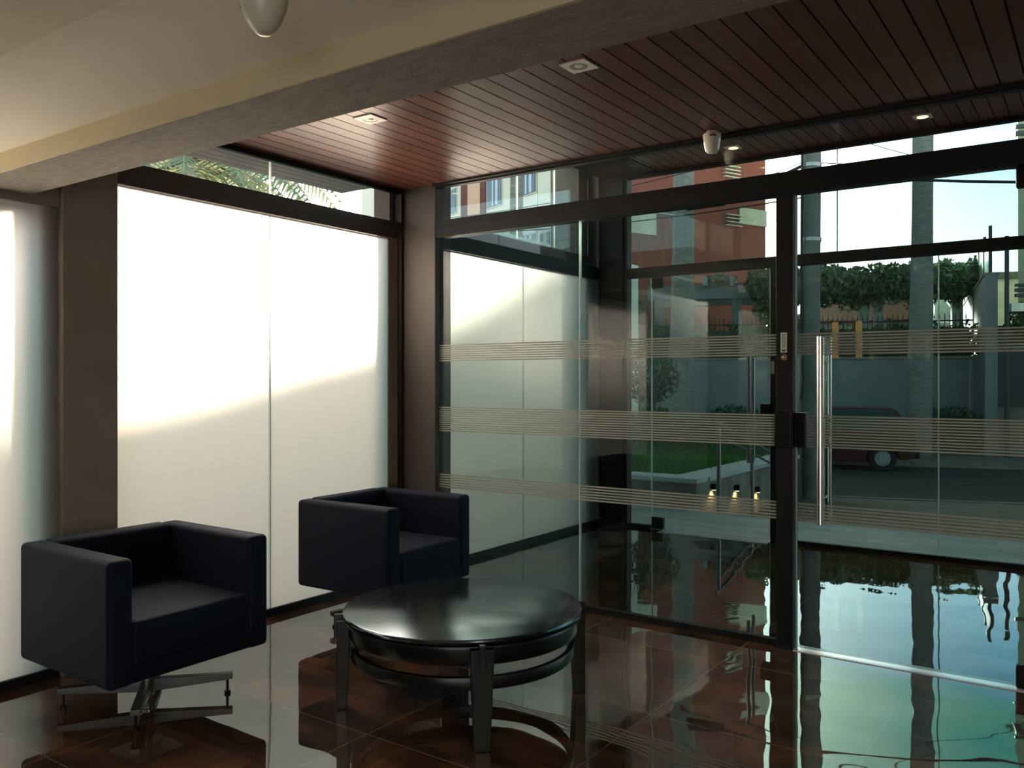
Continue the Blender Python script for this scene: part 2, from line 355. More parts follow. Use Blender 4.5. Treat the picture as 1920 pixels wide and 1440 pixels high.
def thing(name, loc, label, cat, group=None, rz=0):
    o = bpy.data.objects.new(name, None); COL.objects.link(o)
    o.location = loc; o.rotation_euler = (0, 0, rz); o.empty_display_size = .1
    ABS[o.name] = Vector(loc)
    o['label'] = label; o['category'] = cat
    if group: o['group'] = group
    return o
def tag(o, label, cat, group=None, kind=None):
    o['label'] = label; o['category'] = cat
    if group: o['group'] = group
    if kind: o['kind'] = kind
    return o
def lab(o, label): o['label'] = label; return o
def srt(name, label=None, cat=None):      # an Empty for a piece of the setting
    o = bpy.data.objects.new(name, None); COL.objects.link(o); ABS[o.name] = Vector((0, 0, 0))
    o['kind'] = 'structure'
    if label: o['label'] = label; o['category'] = cat or name.split('_')[0]
    return o
def st(o, label, cat): o['kind'] = 'structure'; o['label'] = label; o['category'] = cat; return o
def dup(root, loc, label, rz=None):
    r = root.copy(); COL.objects.link(r); r.location = loc; r['label'] = label
    if rz is not None: r.rotation_euler = (0, 0, rz)
    for ch in list(root.children):
        c = ch.copy(); COL.objects.link(c); c.parent = r
        for g in ch.children:
            d = g.copy(); COL.objects.link(d); d.parent = c
    return r

# ================================================================== SETTING
XL, YP, YF = -4.08, 4.48, 7.34          # left glass wall, inner partition, street facade
XR, YB = 5.0, -4.0
st(MB().box(XL - .03, XR, YB, YF + .02, -.12, 0).build('floor', M['tile']), 'polished dark brown stone tile floor of the lobby mirroring windows and sky', 'floor')

# lobby ceiling of painted plaster with the dropped beam
st(MB().box(XL - .4, XR, YB, 1.667, 2.343, 2.95).build('ceiling', M['ceilpaint']), 'plain off-white plaster ceiling nearest the viewer', 'ceiling')
o = srt('trim_1', 'dropped ceiling beam, cream on its near side, rough grey plaster below', 'beam')
MB().box(XL - .02, XR, 1.665, 1.93, 2.26, 2.82).build('beam_soffit', M['plaster'], o)
lab(MB().box(XL - .02, XR, 1.655, 1.667, 2.262, 2.40).build('beam_side', M['cream'], o), 'cream painted side of the beam')

o = srt('ceiling_step', 'slightly lower ceiling strip at the upper left corner, paint darkened as its shade', 'ceiling')
MB().box(XL + .0, XR, YB, 1.14, 2.322, 2.345).build('panel', M['ceilstep'], o)
# wood board ceiling of the lobby
def boards(name, x0, x1, y0, y1, z, label, pitch=.0975):
    b = MB(); x = math.floor(x0 / pitch) * pitch
    while x < x1:
        a0 = max(x + .0035, x0); a1 = min(x + pitch - .0035, x1)
        if a1 > a0 + .004: b.box(a0, a1, y0, y1, z, z + .016)
        x += pitch
    o = b.build(name, M['boards']); st(o, label, 'ceiling')
    MB().box(x0, x1, y0, y1, z + .013, z + .06).build('backing', M['darkgap'], o)
    return o
boards('ceiling', XL + .0, XR, 1.93, 4.44, 2.735, 'varnished red-brown board ceiling over the armchairs inside the partition')
boards('ceiling', -3.45, XR, 4.53, YF, 3.37, 'varnished board ceiling of the entrance vestibule beyond the partition')
boards('ceiling', -5.25, XL - .05, 1.6, 5.0, 2.97, 'board soffit outside above the frosted left windows')
o = srt('trim_2', 'dark trim where the board ceiling meets the partition glass', 'trim')
MB().box(-3.75, XR, 4.43, 4.475, 2.712, 2.75).box(-3.75, XR, 4.40, 4.43, 2.722, 2.738).build('edge_strip', M['metal'], o, bevel=.002)
MB().box(-3.75, XR, 4.44, 4.53, 2.75, 3.40).build('fascia', M['metal2'], o)
o = st(MB().box(XL + .0, XL + .035, 1.93, 4.42, 2.705, 2.76).build('trim_3', M['metal']), 'dark edge trim of the board ceiling along the left glass wall', 'trim')
st(MB().box(-4.02, -3.45, 4.53, YF, 3.365, 3.44).build('trim_4', M['metal']), 'dark ceiling strip over the left glass of the vestibule', 'trim')
st(MB().box(-4.18, -4.04, 2.062, 2.338, 0, 2.95).build('wall_left', M['columnp'], bevel=.006), 'brown grey plaster pier between the frosted windows on the left', 'wall')
st(MB().box(-4.05, -3.745, 4.43, 4.60, 0, 3.42).build('wall_corner', M['hazebrown'], bevel=.004), 'dark brown corner post where the left glass wall meets the partition', 'wall')
st(MB().box(-4.26, -4.11, 4.37, 4.60, -.3, 3.4).build('wall_outer_pier', M['columnp']), 'plaster pier standing outside behind the frosted glass by the corner', 'wall')
st(MB().box(-4.20, -4.11, 1.97, 2.06, -.3, 2.9).build('wall_outer_pier', M['columnp']), 'plaster pier outside the leftmost frosted window', 'wall')
st(MB().box(-4.46, -4.14, 7.02, 7.44, -.3, 3.8).build('wall_outer_pier', M['columnp']), 'plaster pier outside at the far end of the vestibule', 'wall')
st(MB().box(-4.5, XL + .02, YB, 2.06, 2.22, 2.9).build('wall_lintel', M['columnp']), 'lintel over the leftmost frosted window', 'wall')
st(MB().box(XL - .1, .3, YB - .15, YB, 0, 2.4).box(4.7, XR, YB - .15, YB, 0, 2.4).box(.3, 4.7, YB - .15, YB, 0, .12).box(.3, 4.7, YB - .15, YB, 2.25, 2.4).build('wall_back', M['wallpaint']), 'beige back wall of the lobby', 'wall')
st(MB().box(XR, XR + .15, YB - .15, YF + .1, 0, 3.45).build('wall_right', M['wallpaint']), 'beige right wall of the lobby', 'wall')
st(MB().box(-4.3, XR + .1, 1.5, YF + .1, 3.46, 3.6).box(-4.9, XR + .1, YB, 1.7, 3.0, 3.15).build('ceiling_slab', M['concrete']), 'roof slab of the lobby', 'ceiling')

# ---- left glass wall (plane x = XL)
def pane_x(parent, y0, y1, z0, z1, mat, name='pane', x=XL):
    return MB().box(x - .012, x - .002, y0, y1, z0, z1).build(name, mat, parent)
def film_x(parent, y0, y1, z0, z1):
    return MB().add([(XL + .001, y0, z0), (XL + .001, y1, z0), (XL + .001, y1, z1), (XL + .001, y0, z1)], [(0, 1, 2, 3)]).build('frosted_film', M['film'], parent)
def joint_x(parent, y, z0, z1):
    return lab(MB().box(XL - .010, XL + .003, y - .003, y + .003, z0, z1).build('glass_joint', M['edge'], parent), 'pale glass joint')

w = srt('window_1', 'leftmost frosted window beyond the near armchair, left of the plaster pier', 'window')
ys = [.6, 2.06]
for a, b in zip(ys[:-1], ys[1:]):
    pane_x(w, a, b, .045, 2.22, M['glass']); film_x(w, a, b, .045, 2.22)
MB().box(XL - .03, XL + .02, .6, 2.06, 0, .045).build('sill', M['metal'], w)

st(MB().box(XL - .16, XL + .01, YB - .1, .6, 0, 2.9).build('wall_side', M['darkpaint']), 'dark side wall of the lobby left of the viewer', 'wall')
w = srt('window_fill', 'unseen clear window added in the back wall to brighten the lobby', 'window')  # window added behind the viewer to brighten the ceiling
MB().add([(.3, YB - .05, .12), (4.7, YB - .05, .12), (4.7, YB - .05, 2.25), (.3, YB - .05, 2.25)], [(0, 1, 2, 3)]).build('pane', M['glass'], w)
MB().box(.3, .35, YB - .08, YB - .02, .12, 2.25).box(2.47, 2.53, YB - .08, YB - .02, .12, 2.25).box(4.65, 4.7, YB - .08, YB - .02, .12, 2.25).build('window_frame', M['metal'], w)
w = srt('window_2', 'large frosted sunlit window behind the two armchairs', 'window')
for a, b in ((2.34, 3.312), (3.312, 4.43)):
    pane_x(w, a, b, .045, 2.39, M['glass']); film_x(w, a, b, .045, 2.39)
joint_x(w, 3.312, .045, 2.39)
MB().box(XL - .03, XL + .02, 2.34, 4.43, 0, .045).build('sill', M['metal'], w)
MB().box(XL - .10, XL + .012, 4.315, 4.41, 0, 2.39).build('jamb', M['columnp'], w)  # plate standing in for the outer pier showing through the film
MB().box(XL - .035, XL + .05, 4.405, 4.43, 0, 2.73).build('jamb', M['metal2'], w)
lab(MB().box(XL - .04, XL + .035, 2.34, 4.43, 2.385, 2.505).build('transom', M['hazebrown'], w, bevel=.003), 'dark brown transom bar')

w = srt('window_3', 'clear clerestory pane above the frosted window showing palm leaves and sun', 'window')
pane_x(w, 2.30, 3.312, 2.505, 2.97, M['glass']); pane_x(w, 3.312, 4.43, 2.505, 2.97, M['glass'])
joint_x(w, 3.312, 2.505, 2.97)

w = srt('window_4', 'frosted greenish window on the left side of the vestibule', 'window')
for a, b in ((4.60, 5.987), (5.987, 7.30)):
    pane_x(w, a, b, .045, 2.39, M['glass']); film_x(w, a, b, .045, 2.39)
joint_x(w, 5.987, .045, 2.39)
MB().box(XL - .03, XL + .02, 4.60, 7.30, 0, .045).build('sill', M['metal'], w)
lab(MB().box(XL - .04, XL + .035, 4.60, 7.30, 2.385, 2.50).build('transom', M['metal'], w, bevel=.003), 'dark transom bar')
lab(MB().box(XL - .10, XL - .02, 4.60, 7.30, 2.50, 2.60).build('ledge', M['metal2'], w), 'brown ledge over the transom')

w = srt('window_5', 'clear clerestory of the vestibule showing the cream building', 'window')
ya = [4.60, 5.90, 6.49, 7.10, 7.30]
for a, b in zip(ya[:-1], ya[1:]): pane_x(w, a, b, 2.60, 3.42, M['glass_out'])
for y in (5.90, 6.49): joint_x(w, y, 2.60, 3.42)

# ---- inner partition (plane y = YP)
def pane_y(parent, x0, x1, z0, z1, mat, y, name='pane'):
    return MB().box(x0, x1, y - .005, y + .005, z0, z1).build(name, mat, parent)
def joint_y(parent, x, z0, z1, y, wd=.005):
    return lab(MB().box(x - wd, x + wd, y - .008, y + .008, z0, z1).build('glass_joint', M['edge'], parent), 'pale glass joint')
def stripes(parent, x0, x1, y):
    b = MB()
    for z0, z1, n in ((1.533, 1.652, 8), (1.056, 1.228, 12), (.672, .772, 6)):
        p = (z1 - z0) / n
        for k in range(n): b.box(x0, x1, y - .0072, y - .0052, z0 + p * k, z0 + p * k + p * .60)
    return lab(b.build('frosted_stripes', M['stripe'], parent), 'three bands of thin frosted stripes')

w = srt('window_6', 'tinted glass partition with striped bands between lobby and vestibule', 'window')
pane_y(w, -3.745, -2.631, .035, 2.38, M['glass_dark'], YP); pane_y(w, -2.631, -1.418, .035, 2.38, M['glass_dark'], YP)
joint_y(w, -2.631, .035, 2.38, YP)
stripes(w, -3.745, -2.634, YP); stripes(w, -2.628, -1.418, YP)
MB().box(-3.745, -1.418, YP - .02, YP + .02, 0, .036).build('sill', M['metal'], w)
w = srt('window_7', 'clear glass over the partition header, up to the board ceiling', 'window')
pane_y(w, -3.745, -1.6, 2.49, 2.75, M['glass'], YP); pane_y(w, -1.6, XR, 2.49, 2.75, M['glass'], YP)
st(MB().box(-3.75, XR, YP - .045, YP + .045, 2.375, 2.490).build('trim_5', M['metal'], bevel=.003), 'dark bronze header beam over the glass partition and door', 'trim')
po = st(MB().box(-1.419, -1.332, YP - .045, YP + .045, 0, 2.376).build('trim_6', M['metal'], bevel=.003), 'dark bronze post between the partition glass and the glass door', 'trim')

# striped glass door in the partition
d = srt('door_1', 'tinted glass door with long steel handle and striped bands', 'door')
pane_y(d, -1.322, -.17, .012, 2.37, M['glass_dark'], YP); stripes(d, -1.322, -.17, YP)
lab(MB().box(-1.326, -1.322, YP - .005, YP + .005, .012, 2.37).build('glass_edge', M['edge'], d), 'pale glass edge')
h_ = MB().cyl((-1.186, YP - .075, .672), (-1.186, YP - .075, 1.624), .0185, n=28)
for z in (.80, 1.50): h_.cyl((-1.186, YP - .075, z), (-1.186, YP - .005, z), .008, n=14)
lab(h_.build('handle', M['chrome'], d), 'polished steel bar handle')
h_ = MB().cyl((-1.186, YP + .075, .672), (-1.186, YP + .075, 1.624), .0185, n=28)
for z in (.80, 1.50): h_.cyl((-1.186, YP + .075, z), (-1.186, YP + .005, z), .008, n=14)
h_.build('handle', M['chrome'], d)
MB().box(-.337, -.165, YP - .022, YP + .022, .006, .112).build('patch_fitting', M['black'], d, bevel=.008)
MB().box(-.337, -.165, YP - .022, YP + .022, 2.275, 2.372).build('patch_fitting', M['black'], d, bevel=.008)
MB().box(-1.330, -1.272, YP - .03, YP + .03, 1.055, 1.235).build('lock', M['black'], d, bevel=.004)
w = srt('window_8', 'tinted fixed glass to the right of the partition door', 'window')
pane_y(w, -.15, XR, .035, 2.38, M['glass_dark'], YP)
MB().box(-.15, XR, YP - .02, YP + .02, 0, .036).build('sill', M['metal'], w)
st(MB().box(-1.332, XR, YP - .045, YP + .065, -.01, .003).build('trim_7', M['threshold']), 'pale polished stone threshold strip under the glass door', 'trim')

# lock plate, button and exit label on the post
t = thing('door_lock', (-1.375, YP - .06, 1.145), 'black electric lock box on the dark door post', 'lock')
MB().box(-1.418, -1.334, YP - .075, YP - .045, 1.055, 1.235).build('housing', M['black'], t, bevel=.003)
t = thing('exit_button', (-1.375, YP - .05, 1.523), 'small round copper exit button on the dark post below the label', 'button')
MB().cyl((-1.375, YP - .045, 1.523), (-1.375, YP - .052, 1.523), .016, n=24).build('ring', M['steel'], t)
MB().lathe([(0, .009), (.006, .007), (.010, 0)], (0, 0, 0), 20).build('knob', M['brass'], t, local=True)
for c in t.children:
    if c.name.startswith('knob'): c.rotation_euler = (PI / 2, 0, 0); c.location = (0, .0, 0)
t = thing('exit_label', (-1.378, YP - .047, 1.60), 'pale vertical exit label with green letters on the dark post', 'sign')
MB().box(-1.394, -1.361, YP - .048, YP - .0455, 1.547, 1.652).build('plate', M['label'], t)
def text_mesh(s, size, mat, parent, loc, rot):
    cu = bpy.data.curves.new('lettering', 'FONT'); cu.body = s; cu.size = size; cu.align_x = 'CENTER'; cu.align_y = 'CENTER'; cu.extrude = .0004
    ob = bpy.data.objects.new('lettering', cu); COL.objects.link(ob)
    dg = bpy.context.evaluated_depsgraph_get(); me = bpy.data.meshes.new_from_object(ob.evaluated_get(dg))
    bpy.data.objects.remove(ob); me.materials.clear(); me.materials.append(mat)
    o = bpy.data.objects.new('lettering', me); COL.objects.link(o); o.parent = parent; o.location = loc; o.rotation_euler = rot
    return o
lm = text_mesh('SAIDA', .026, M['greenink'], t, (0, -.0022, .010), (0, 0, 0))
lm.matrix_local = Matrix.Translation((0, -.0022, .008)) @ Matrix.Rotation(PI / 2, 4, 'X') @ Matrix.Rotation(-PI / 2, 4, 'Z')
MB().prism([(-1.391, 1.563), (-1.364, 1.563), (-1.3775, 1.549)], 'y', YP - .0492, YP - .048).build('arrow', M['greenink'], t)

# ---- street facade (plane y = YF)
st(MB().box(-4.06, -3.80, YF - .08, YF + .10, 0, 3.42).box(-3.81, -3.765, YF - .05, YF + .05, 0, 3.42).build('trim_8', M['metal2'], bevel=.004), 'dark brown corner post of the street facade', 'trim')
st(MB().box(-3.79, XR, YF - .04, YF + .04, 2.383, 2.475).build('trim_9', M['metal2'], bevel=.003), 'brown transom bar across the street facade', 'trim')
st(MB().box(-3.79, XR, YF - .03, YF + .03, 3.335, 3.40).build('trim_10', M['metal'], bevel=.003), 'thin dark top rail of the street facade', 'trim')
st(MB().box(-2.385, -2.262, YF - .04, YF + .04, 0, 2.384).build('trim_11', M['metal2'], bevel=.003), 'brown jamb beside the street door', 'trim')
w = srt('window_9', 'upper glass of the street facade above the transom', 'window')
for a, b in ((-3.765, -1.836), (-1.836, 1.2), (1.2, XR)): pane_y(w, a, b, 2.475, 3.335, M['glass_out'], YF)
joint_y(w, -1.836, 2.475, 3.335, YF)
w = srt('window_10', 'fixed lower glass of the street facade to the right of the door', 'window')
for a, b in ((-2.262, -1.074), (-1.074, .6), (.6, XR)): pane_y(w, a, b, .03, 2.383, M['glass_out'], YF)
joint_y(w, -1.074, .03, 2.383, YF, .004)
MB().box(-2.262, XR, YF - .025, YF + .025, 0, .035).build('sill', M['metal'], w)
w = srt('window_11', 'narrow fixed glass between corner post and street door', 'window')
pane_y(w, -3.765, -3.535, .03, 2.383, M['glass_out'], YF)
MB().box(-3.765, -3.535, YF - .025, YF + .025, 0, .035).build('sill', M['metal'], w)
d = srt('door_2', 'frameless glass street door with twin bar handles', 'door')
pane_y(d, -3.522, -2.398, .012, 2.372, M['glass_out'], YF)
lab(MB().box(-3.532, -3.519, YF - .006, YF + .006, .012, 2.372).box(-2.400, -2.389, YF - .006, YF + .006, .012, 2.372).build('glass_edge', M['edge'], d), 'bright glass edges')
for s in (-1, 1):
    h_ = MB().cyl((-2.57, YF + s * .06, .68), (-2.57, YF + s * .06, 1.60), .016, n=20)
    for z in (.80, 1.48): h_.cyl((-2.57, YF + s * .06, z), (-2.57, YF + s * .005, z), .007, n=12)
    h_.build('handle', M['steel'], d)
MB().box(-3.52, -3.405, YF - .022, YF + .022, 2.275, 2.372).build('patch_fitting', M['metal2'], d, bevel=.003)
MB().box(-3.52, -3.405, YF - .022, YF + .022, .006, .115).build('patch_fitting', M['black'], d, bevel=.003)
MB().box(-2.47, -2.375, YF - .05, YF + .03, 1.06, 1.20).build('lock', M['black'], d, bevel=.003)
st(MB().box(-3.40, -2.385, YF - .15, YF + .06, -.01, .006).build('trim_12', M['threshold']), 'pale stone threshold under the street door', 'trim')
t = thing('push_label', (-2.36, YF - .045, 1.52), 'small pale label on the brown jamb of the street door', 'sign')
MB().box(-2.378, -2.348, YF - .044, YF - .041, 1.46, 1.57).build('plate', M['label'], t)

# ================================================================== CEILING FIXTURES
def downlight(loc, label, lit):
    t = thing('downlight', loc, label, 'ceiling light', None)
    s = .062
    b = MB(); n = 32; ring_i = [(.040 * math.cos(2 * PI * k / n), .040 * math.sin(2 * PI * k / n)) for k in range(n)]
    sq = []
    for k in range(n):
        c, s_ = math.cos(2 * PI * k / n), math.sin(2 * PI * k / n); m_ = s / max(abs(c), abs(s_)); sq.append((c * m_, s_ * m_))
    for z in (-.004, .0):
        pass
    vs = [(x, y, -.006) for x, y in ring_i] + [(x, y, -.006) for x, y in sq] + [(x, y, .0) for x, y in sq] + [(x * .98, y * .98, -.001) for x, y in ring_i]
    fs = []
    for k in range(n):
        j = (k + 1) % n
        fs += [(k, j, n + j, n + k), (n + k, n + j, 2 * n + j, 2 * n + k), (k, j, 3 * n + j, 3 * n + k)]
    b.add(vs, fs); b.build('bezel', M['white'], t, local=True)
    MB().cyl((0, 0, -.0045), (0, 0, -.001), .039, n=32).build('lens', M['warm' if lit else 'lensgrey'], t, local=True)
    MB().lathe([(0, -.009), (.012, -.008), (.020, -.004)], n=24).build('bulb', M['warmhot' if lit else 'white'], t, local=True)
    return t
for loc, lb, lit in (((-1.828, 3.10, 2.735), 'unlit square downlight nearest the dropped beam in the board ceiling', 0),
                     ((-3.068, 3.12, 2.735), 'unlit square downlight in the board ceiling nearer the left window', 0),
                     ((-1.122, 6.93, 3.370), 'glowing square downlight farthest right in the vestibule ceiling', 1),
                     ((-2.581, 6.94, 3.370), 'glowing square downlight beside the white sensor in the vestibule ceiling', 1)):
    downlight(loc, lb, lit)['group'] = 'square recessed downlights'

def sensor(loc, label, k=1.0, rz=0, prof=None):
    t = thing('motion_sensor', loc, label, 'sensor', 'white ceiling sensors', rz)
    MB().cyl((0, 0, -.012 * k), (0, 0, 0), .030 * k, n=32).build('mount', M['white'], t, local=True)
    prof = prof or [(0.0, -.118), (.016, -.117), (.026, -.113), (.034, -.103), (.038, -.090), (.041, -.072), (.044, -.050), (.048, -.030), (.049, -.018), (.044, -.012), (0, -.012)]
    b = MB().lathe([(r * k, z * k) for r, z in prof], n=40); b.build('body', M['sensor'], t, local=True)
    b = MB()
    for i in range(10):
        a0 = -PI / 2 - .35 + i * .07
        r = .0492 * k
        b.add([(r * math.cos(a0), r * math.sin(a0), -.036 * k), (r * math.cos(a0 + .07), r * math.sin(a0 + .07), -.036 * k),
               (r * math.cos(a0 + .07), r * math.sin(a0 + .07), -.026 * k), (r * math.cos(a0), r * math.sin(a0), -.026 * k)], [(0, 1, 2, 3)])
    b.build('lens_slot', M['darkspot'], t, local=True)
    MB().box(-.006 * k, .006 * k, -.052 * k, -.046 * k, -.030 * k, -.020 * k).build('window_spot', M['lensgrey'], t, local=True)
    return t
sensor((-1.73, 4.335, 2.735), 'small milky cup-shaped sensor hanging at the edge of the board ceiling', 1.0, math.radians(28))
big = sensor((-1.685, 1.348, 2.343), 'large pale sensor on the plaster ceiling cut by the top of the photo', 1.0, math.radians(-75),
    [(0, -.116), (.012, -.114), (.020, -.106), (.029, -.092), (.038, -.070), (.045, -.045), (.049, -.022), (.049, -.016), (.044, -.012), (0, -.012)])
big.scale = (1.18, 1.18, .86)

for k, (x, lb) in enumerate(((-3.95, 'tall amber wall lamp on the back wall nearest the window corner'), (-3.25, 'tall amber wall lamp on the back wall, middle of three'), (-2.92, 'tall amber wall lamp on the back wall farthest from the windows'))):
    t = thing('wall_lamp', (x, YB, 2.0), lb, 'wall lamp', 'amber wall lamps on the back wall')
    MB().box(-.07, .07, 0, .05, -.30, .30).build('plate', M['metal'], t, local=True, bevel=.004)
    MB().cyl((0, .08, -.26), (0, .08, .26), .045, n=24).build('shade', M['amber'], t, local=True)
for x, y, w1 in ((.6, -1.2, 'rear left'), (2.8, -1.2, 'rear right'), (.6, .6, 'near left'), (2.8, .6, 'near right')):  # downlights added out of view to lift the lobby light
    o = downlight((x, y, 2.322), 'unseen downlight added to brighten the inner lobby, %s of four' % w1, 1); o['group'] = 'added downlights brightening the inner lobby'
    ld = bpy.data.lights.new('lamp', 'AREA'); ld.shape = 'DISK'; ld.size = .07; ld.energy = 14; ld.color = (1, .80, .55)
    lo = bpy.data.objects.new('lamp', ld); COL.objects.link(lo); lo.parent = o; lo.location = (0, 0, -.012)

# ================================================================== FURNITURE
def armchair(loc, label, rz, base_rot):
    t = thing('armchair', loc, label, 'armchair', 'dark navy tub armchairs', rz)
    # local frame: +x front, seat centre at origin
    W, D = .75, .70; x0, x1, y0, y1 = -D / 2, D / 2, -W / 2, W / 2; zb, zt = .215, .712
    A = .105
    MB().box(x0 + .015, x1 - .003, y0 + .02, y1 - .02, zb + .004, .30).build('seat_base', M['fabric'], t, local=True, bevel=.018, seg=3)
    MB().box(x0 + .10, x1 - .002, y0 + A - .004, y1 - A + .004, .28, .462).build('seat_cushion', M['fabric'], t, local=True, bevel=.022, seg=4)
    MB().box(x0, x1, y0, y0 + A, zb, zt).build('armrest', M['fabric'], t, local=True, bevel=.024, seg=4)
    MB().box(x0, x1, y1 - A, y1, zb, zt).build('armrest', M['fabric'], t, local=True, bevel=.024, seg=4)
    bk = MB().hexa([(x0, y0 + A - .01, zb), (x0 + .13, y0 + A - .01, zb), (x0 + .13, y1 - A + .01, zb), (x0, y1 - A + .01, zb)],
                   [(x0 + .002, y0 + A - .01, zt + .004), (x0 + .11, y0 + A - .01, zt + .004), (x0 + .11, y1 - A + .01, zt + .004), (x0 + .002, y1 - A + .01, zt + .004)])
    bk.build('backrest', M['fabric'], t, local=True, bevel=.024, seg=4)
    lab(MB().box(-.11, .11, -.11, .11, .205, .217).build('mounting_plate', M['steel'], t, local=True, bevel=.002), 'square steel mounting plate')
    MB().cyl((0, 0, .02), (0, 0, .206), .023, n=28).cyl((0, 0, .03), (0, 0, .15), .034, n=28).build('column', M['chrome'], t, local=True)
    MB().tube([(.03, .02, .205), (.05, .05, .17), (.045, .03, .11), (.028, .01, .08)], .003, 8).build('lever_cable', M['black'], t, local=True)
    for k in range(4):
        a = base_rot + k * PI / 2; c, s = math.cos(a), math.sin(a)
        def R(u, v, z): return (u * c - v * s, u * s + v * c, z)
        Lg = .355
        lg = MB().hexa([R(.018, -.020, .044), R(Lg, -.019, .066), R(Lg, .019, .066), R(.018, .020, .044)],
                       [R(.018, -.020, .098), R(Lg, -.019, .090), R(Lg, .019, .090), R(.018, .020, .098)]).build('leg', M['legsteel'], t, local=True, bevel=.002)
        MB().cyl(R(Lg - .022, 0, .012), R(Lg - .022, 0, .068), .006, n=12).cyl(R(Lg - .022, 0, 0.001), R(Lg - .022, 0, .012), .014, n=16).build('glide', M['black'], lg, local=True)
    return t
armchair((-3.44, 2.125, 0), 'dark navy tub armchair on a steel star base, nearest the viewer at left', 0, math.radians(51))
armchair((-3.50, 3.69, 0), 'dark navy tub armchair behind the round table by the corner post', math.radians(2), math.radians(-108))

def coffee_table():
    c = (-2.315, 2.93, 0)
    t = thing('coffee_table', c, 'round black wooden coffee table with four tapered legs in front of the armchairs', 'table', None, 0)
    R = .520
    lab(MB().lathe([(0, .416), (R - .012, .416), (R - .003, .413), (R, .407), (R - .004, .398), (R - .02, .392), (0, .392)], n=128).build('tabletop', M['tabletop'], t, local=True), 'satin black round top')
    MB().lathe([(R - .022, .392), (R - .008, .388), (R - .006, .380), (R - .022, .374), (R - .05, .374)], n=128).build('moulding', M['tablewood'], t, local=True)
    MB().lathe([(.498, .376), (.498, .318), (.494, .312), (.476, .312), (.474, .376)], n=128).build('apron', M['tablewood'], t, local=True)
    MB().lathe([(.484, .262), (.486, .258), (.486, .218), (.482, .212), (.462, .212), (.460, .216), (.460, .258), (.464, .262), (.484, .262)], n=128).build('lower_ring', M['tablewood'], t, local=True)
    for k in range(4):
        a = math.radians(-44 + 90 * k); cc, ss = math.cos(a), math.sin(a)
        def Q(u, v, z): return (u * cc - v * ss, u * ss + v * cc, z)
        b = MB().hexa([Q(.502, -.030, 0), Q(.548, -.030, 0), Q(.548, .030, 0), Q(.502, .030, 0)],
                      [Q(.484, -.046, .385), Q(.546, -.046, .385), Q(.546, .046, .385), Q(.484, .046, .385)])
        lg = b.build('leg', M['tablewood'], t, local=True, bevel=.004)
        MB().hexa([Q(.500, -.013, .30), Q(.556, -.013, .30), Q(.556, .013, .30), Q(.500, .013, .30)],
                  [Q(.508, -.013, .404), Q(.556, -.013, .404), Q(.556, .013, .404), Q(.508, .013, .404)]).build('wedge', M['tablewood'], lg, local=True, bevel=.004)
    return t
coffee_table()
# ================================================================== STREET OUTSIDE
EA = math.atan2(.3, .954)
def EW(p, q, z=0.0): return (p * .954 - q * .3, p * .3 + q * .954, z)
def ebox(b, p0, p1, q0, q1, z0, z1):
    return b.hexa([EW(p0, q0, z0), EW(p1, q0, z0), EW(p1, q1, z0), EW(p0, q1, z0)], [EW(p0, q0, z1), EW(p1, q0, z1), EW(p1, q1, z1), EW(p0, q1, z1)])
def poly_top(b, pts, z0, z1):
    return b.prism(pts, 'z', z0, z1)
def leaves(b, c, rad, n, size, hollow=.35, squash=1.0):
    for _ in range(n):
        while True:
            v = Vector((random.uniform(-1, 1), random.uniform(-1, 1), random.uniform(-1, 1)))
            if hollow < v.length < 1: break
        p = Vector((c[0] + v.x * rad[0], c[1] + v.y * rad[1], c[2] + v.z * rad[2]))
        d = Vector((random.gauss(0, 1), random.gauss(0, 1), random.gauss(0, 1))).normalized(); e = d.orthogonal().normalized()
        s = size * random.uniform(.6, 1.3)
        b.add([p - d * s * .5, p + e * s * .28, p + d * s * .6, p - e * s * .28], [(0, 1, 2, 3)])
    return b

# ground pieces
st(poly_top(MB(), [(-3.72, YF + .02), (9, YF + .02), (9, 8.60), (-3.72, 8.60)], -.5, -.004).build('terrace', M['slabs']), 'pale grey stone slab terrace directly outside the glass door', 'paving')
st(poly_top(MB(), [(-14, YF + .02), (-3.70, YF + .02), (-3.70, 8.93), (-14, 8.93)], -.5, -.006).build('terrace', M['slabs']), 'stone slabs in front of the raised planter', 'paving')
st(poly_top(MB(), [(-14, -8), (XL - .03, -8), (XL - .03, YF + .02), (-14, YF + .02)], -.5, -.02).build('side_yard', M['yard']), 'pale yard paving outside the left windows', 'paving')
st(ebox(MB(), -16, 16, 9.0, 14.85, -.95, -.50).build('sidewalk', M['pavement']), 'brown worn pavement on the near side of the street', 'pavement')
st(ebox(MB(), -16, 16, 14.75, 14.87, -.95, -.485).build('kerb', M['kerb']), 'near kerb of the street', 'kerb')
st(ebox(MB(), -90, 90, 14.87, 21.95, -.95, -.63).build('road', M['asphalt']), 'dark asphalt street', 'road')
st(ebox(MB(), -90, 90, 21.95, 22.1, -.95, -.49).build('kerb', M['kerb']), 'far kerb of the street', 'kerb')
st(ebox(MB(), -90, 90, 22.1, 25.45, -.95, -.50).build('sidewalk', M['pavement']), 'pavement on the far side of the street beyond the red car', 'pavement')
st(ebox(MB(), -120, 120, 25.45, 150, -1.0, -.52).build('ground', M['soil']), 'ground behind the white garden wall', 'ground')
st(ebox(MB(), -120, -16, -10, 14.87, -1.0, -.5).build('ground', M['pavement']), 'ground beside the building', 'ground')
st(poly_top(MB(), [(-30, -10), (-14, -10), (-14, 8.9), (-3.72, 8.9), (-3.72, 12.4), (-30, 8)], -.6, -.3).build('ground', M['soil']), 'ground left of the building', 'ground')

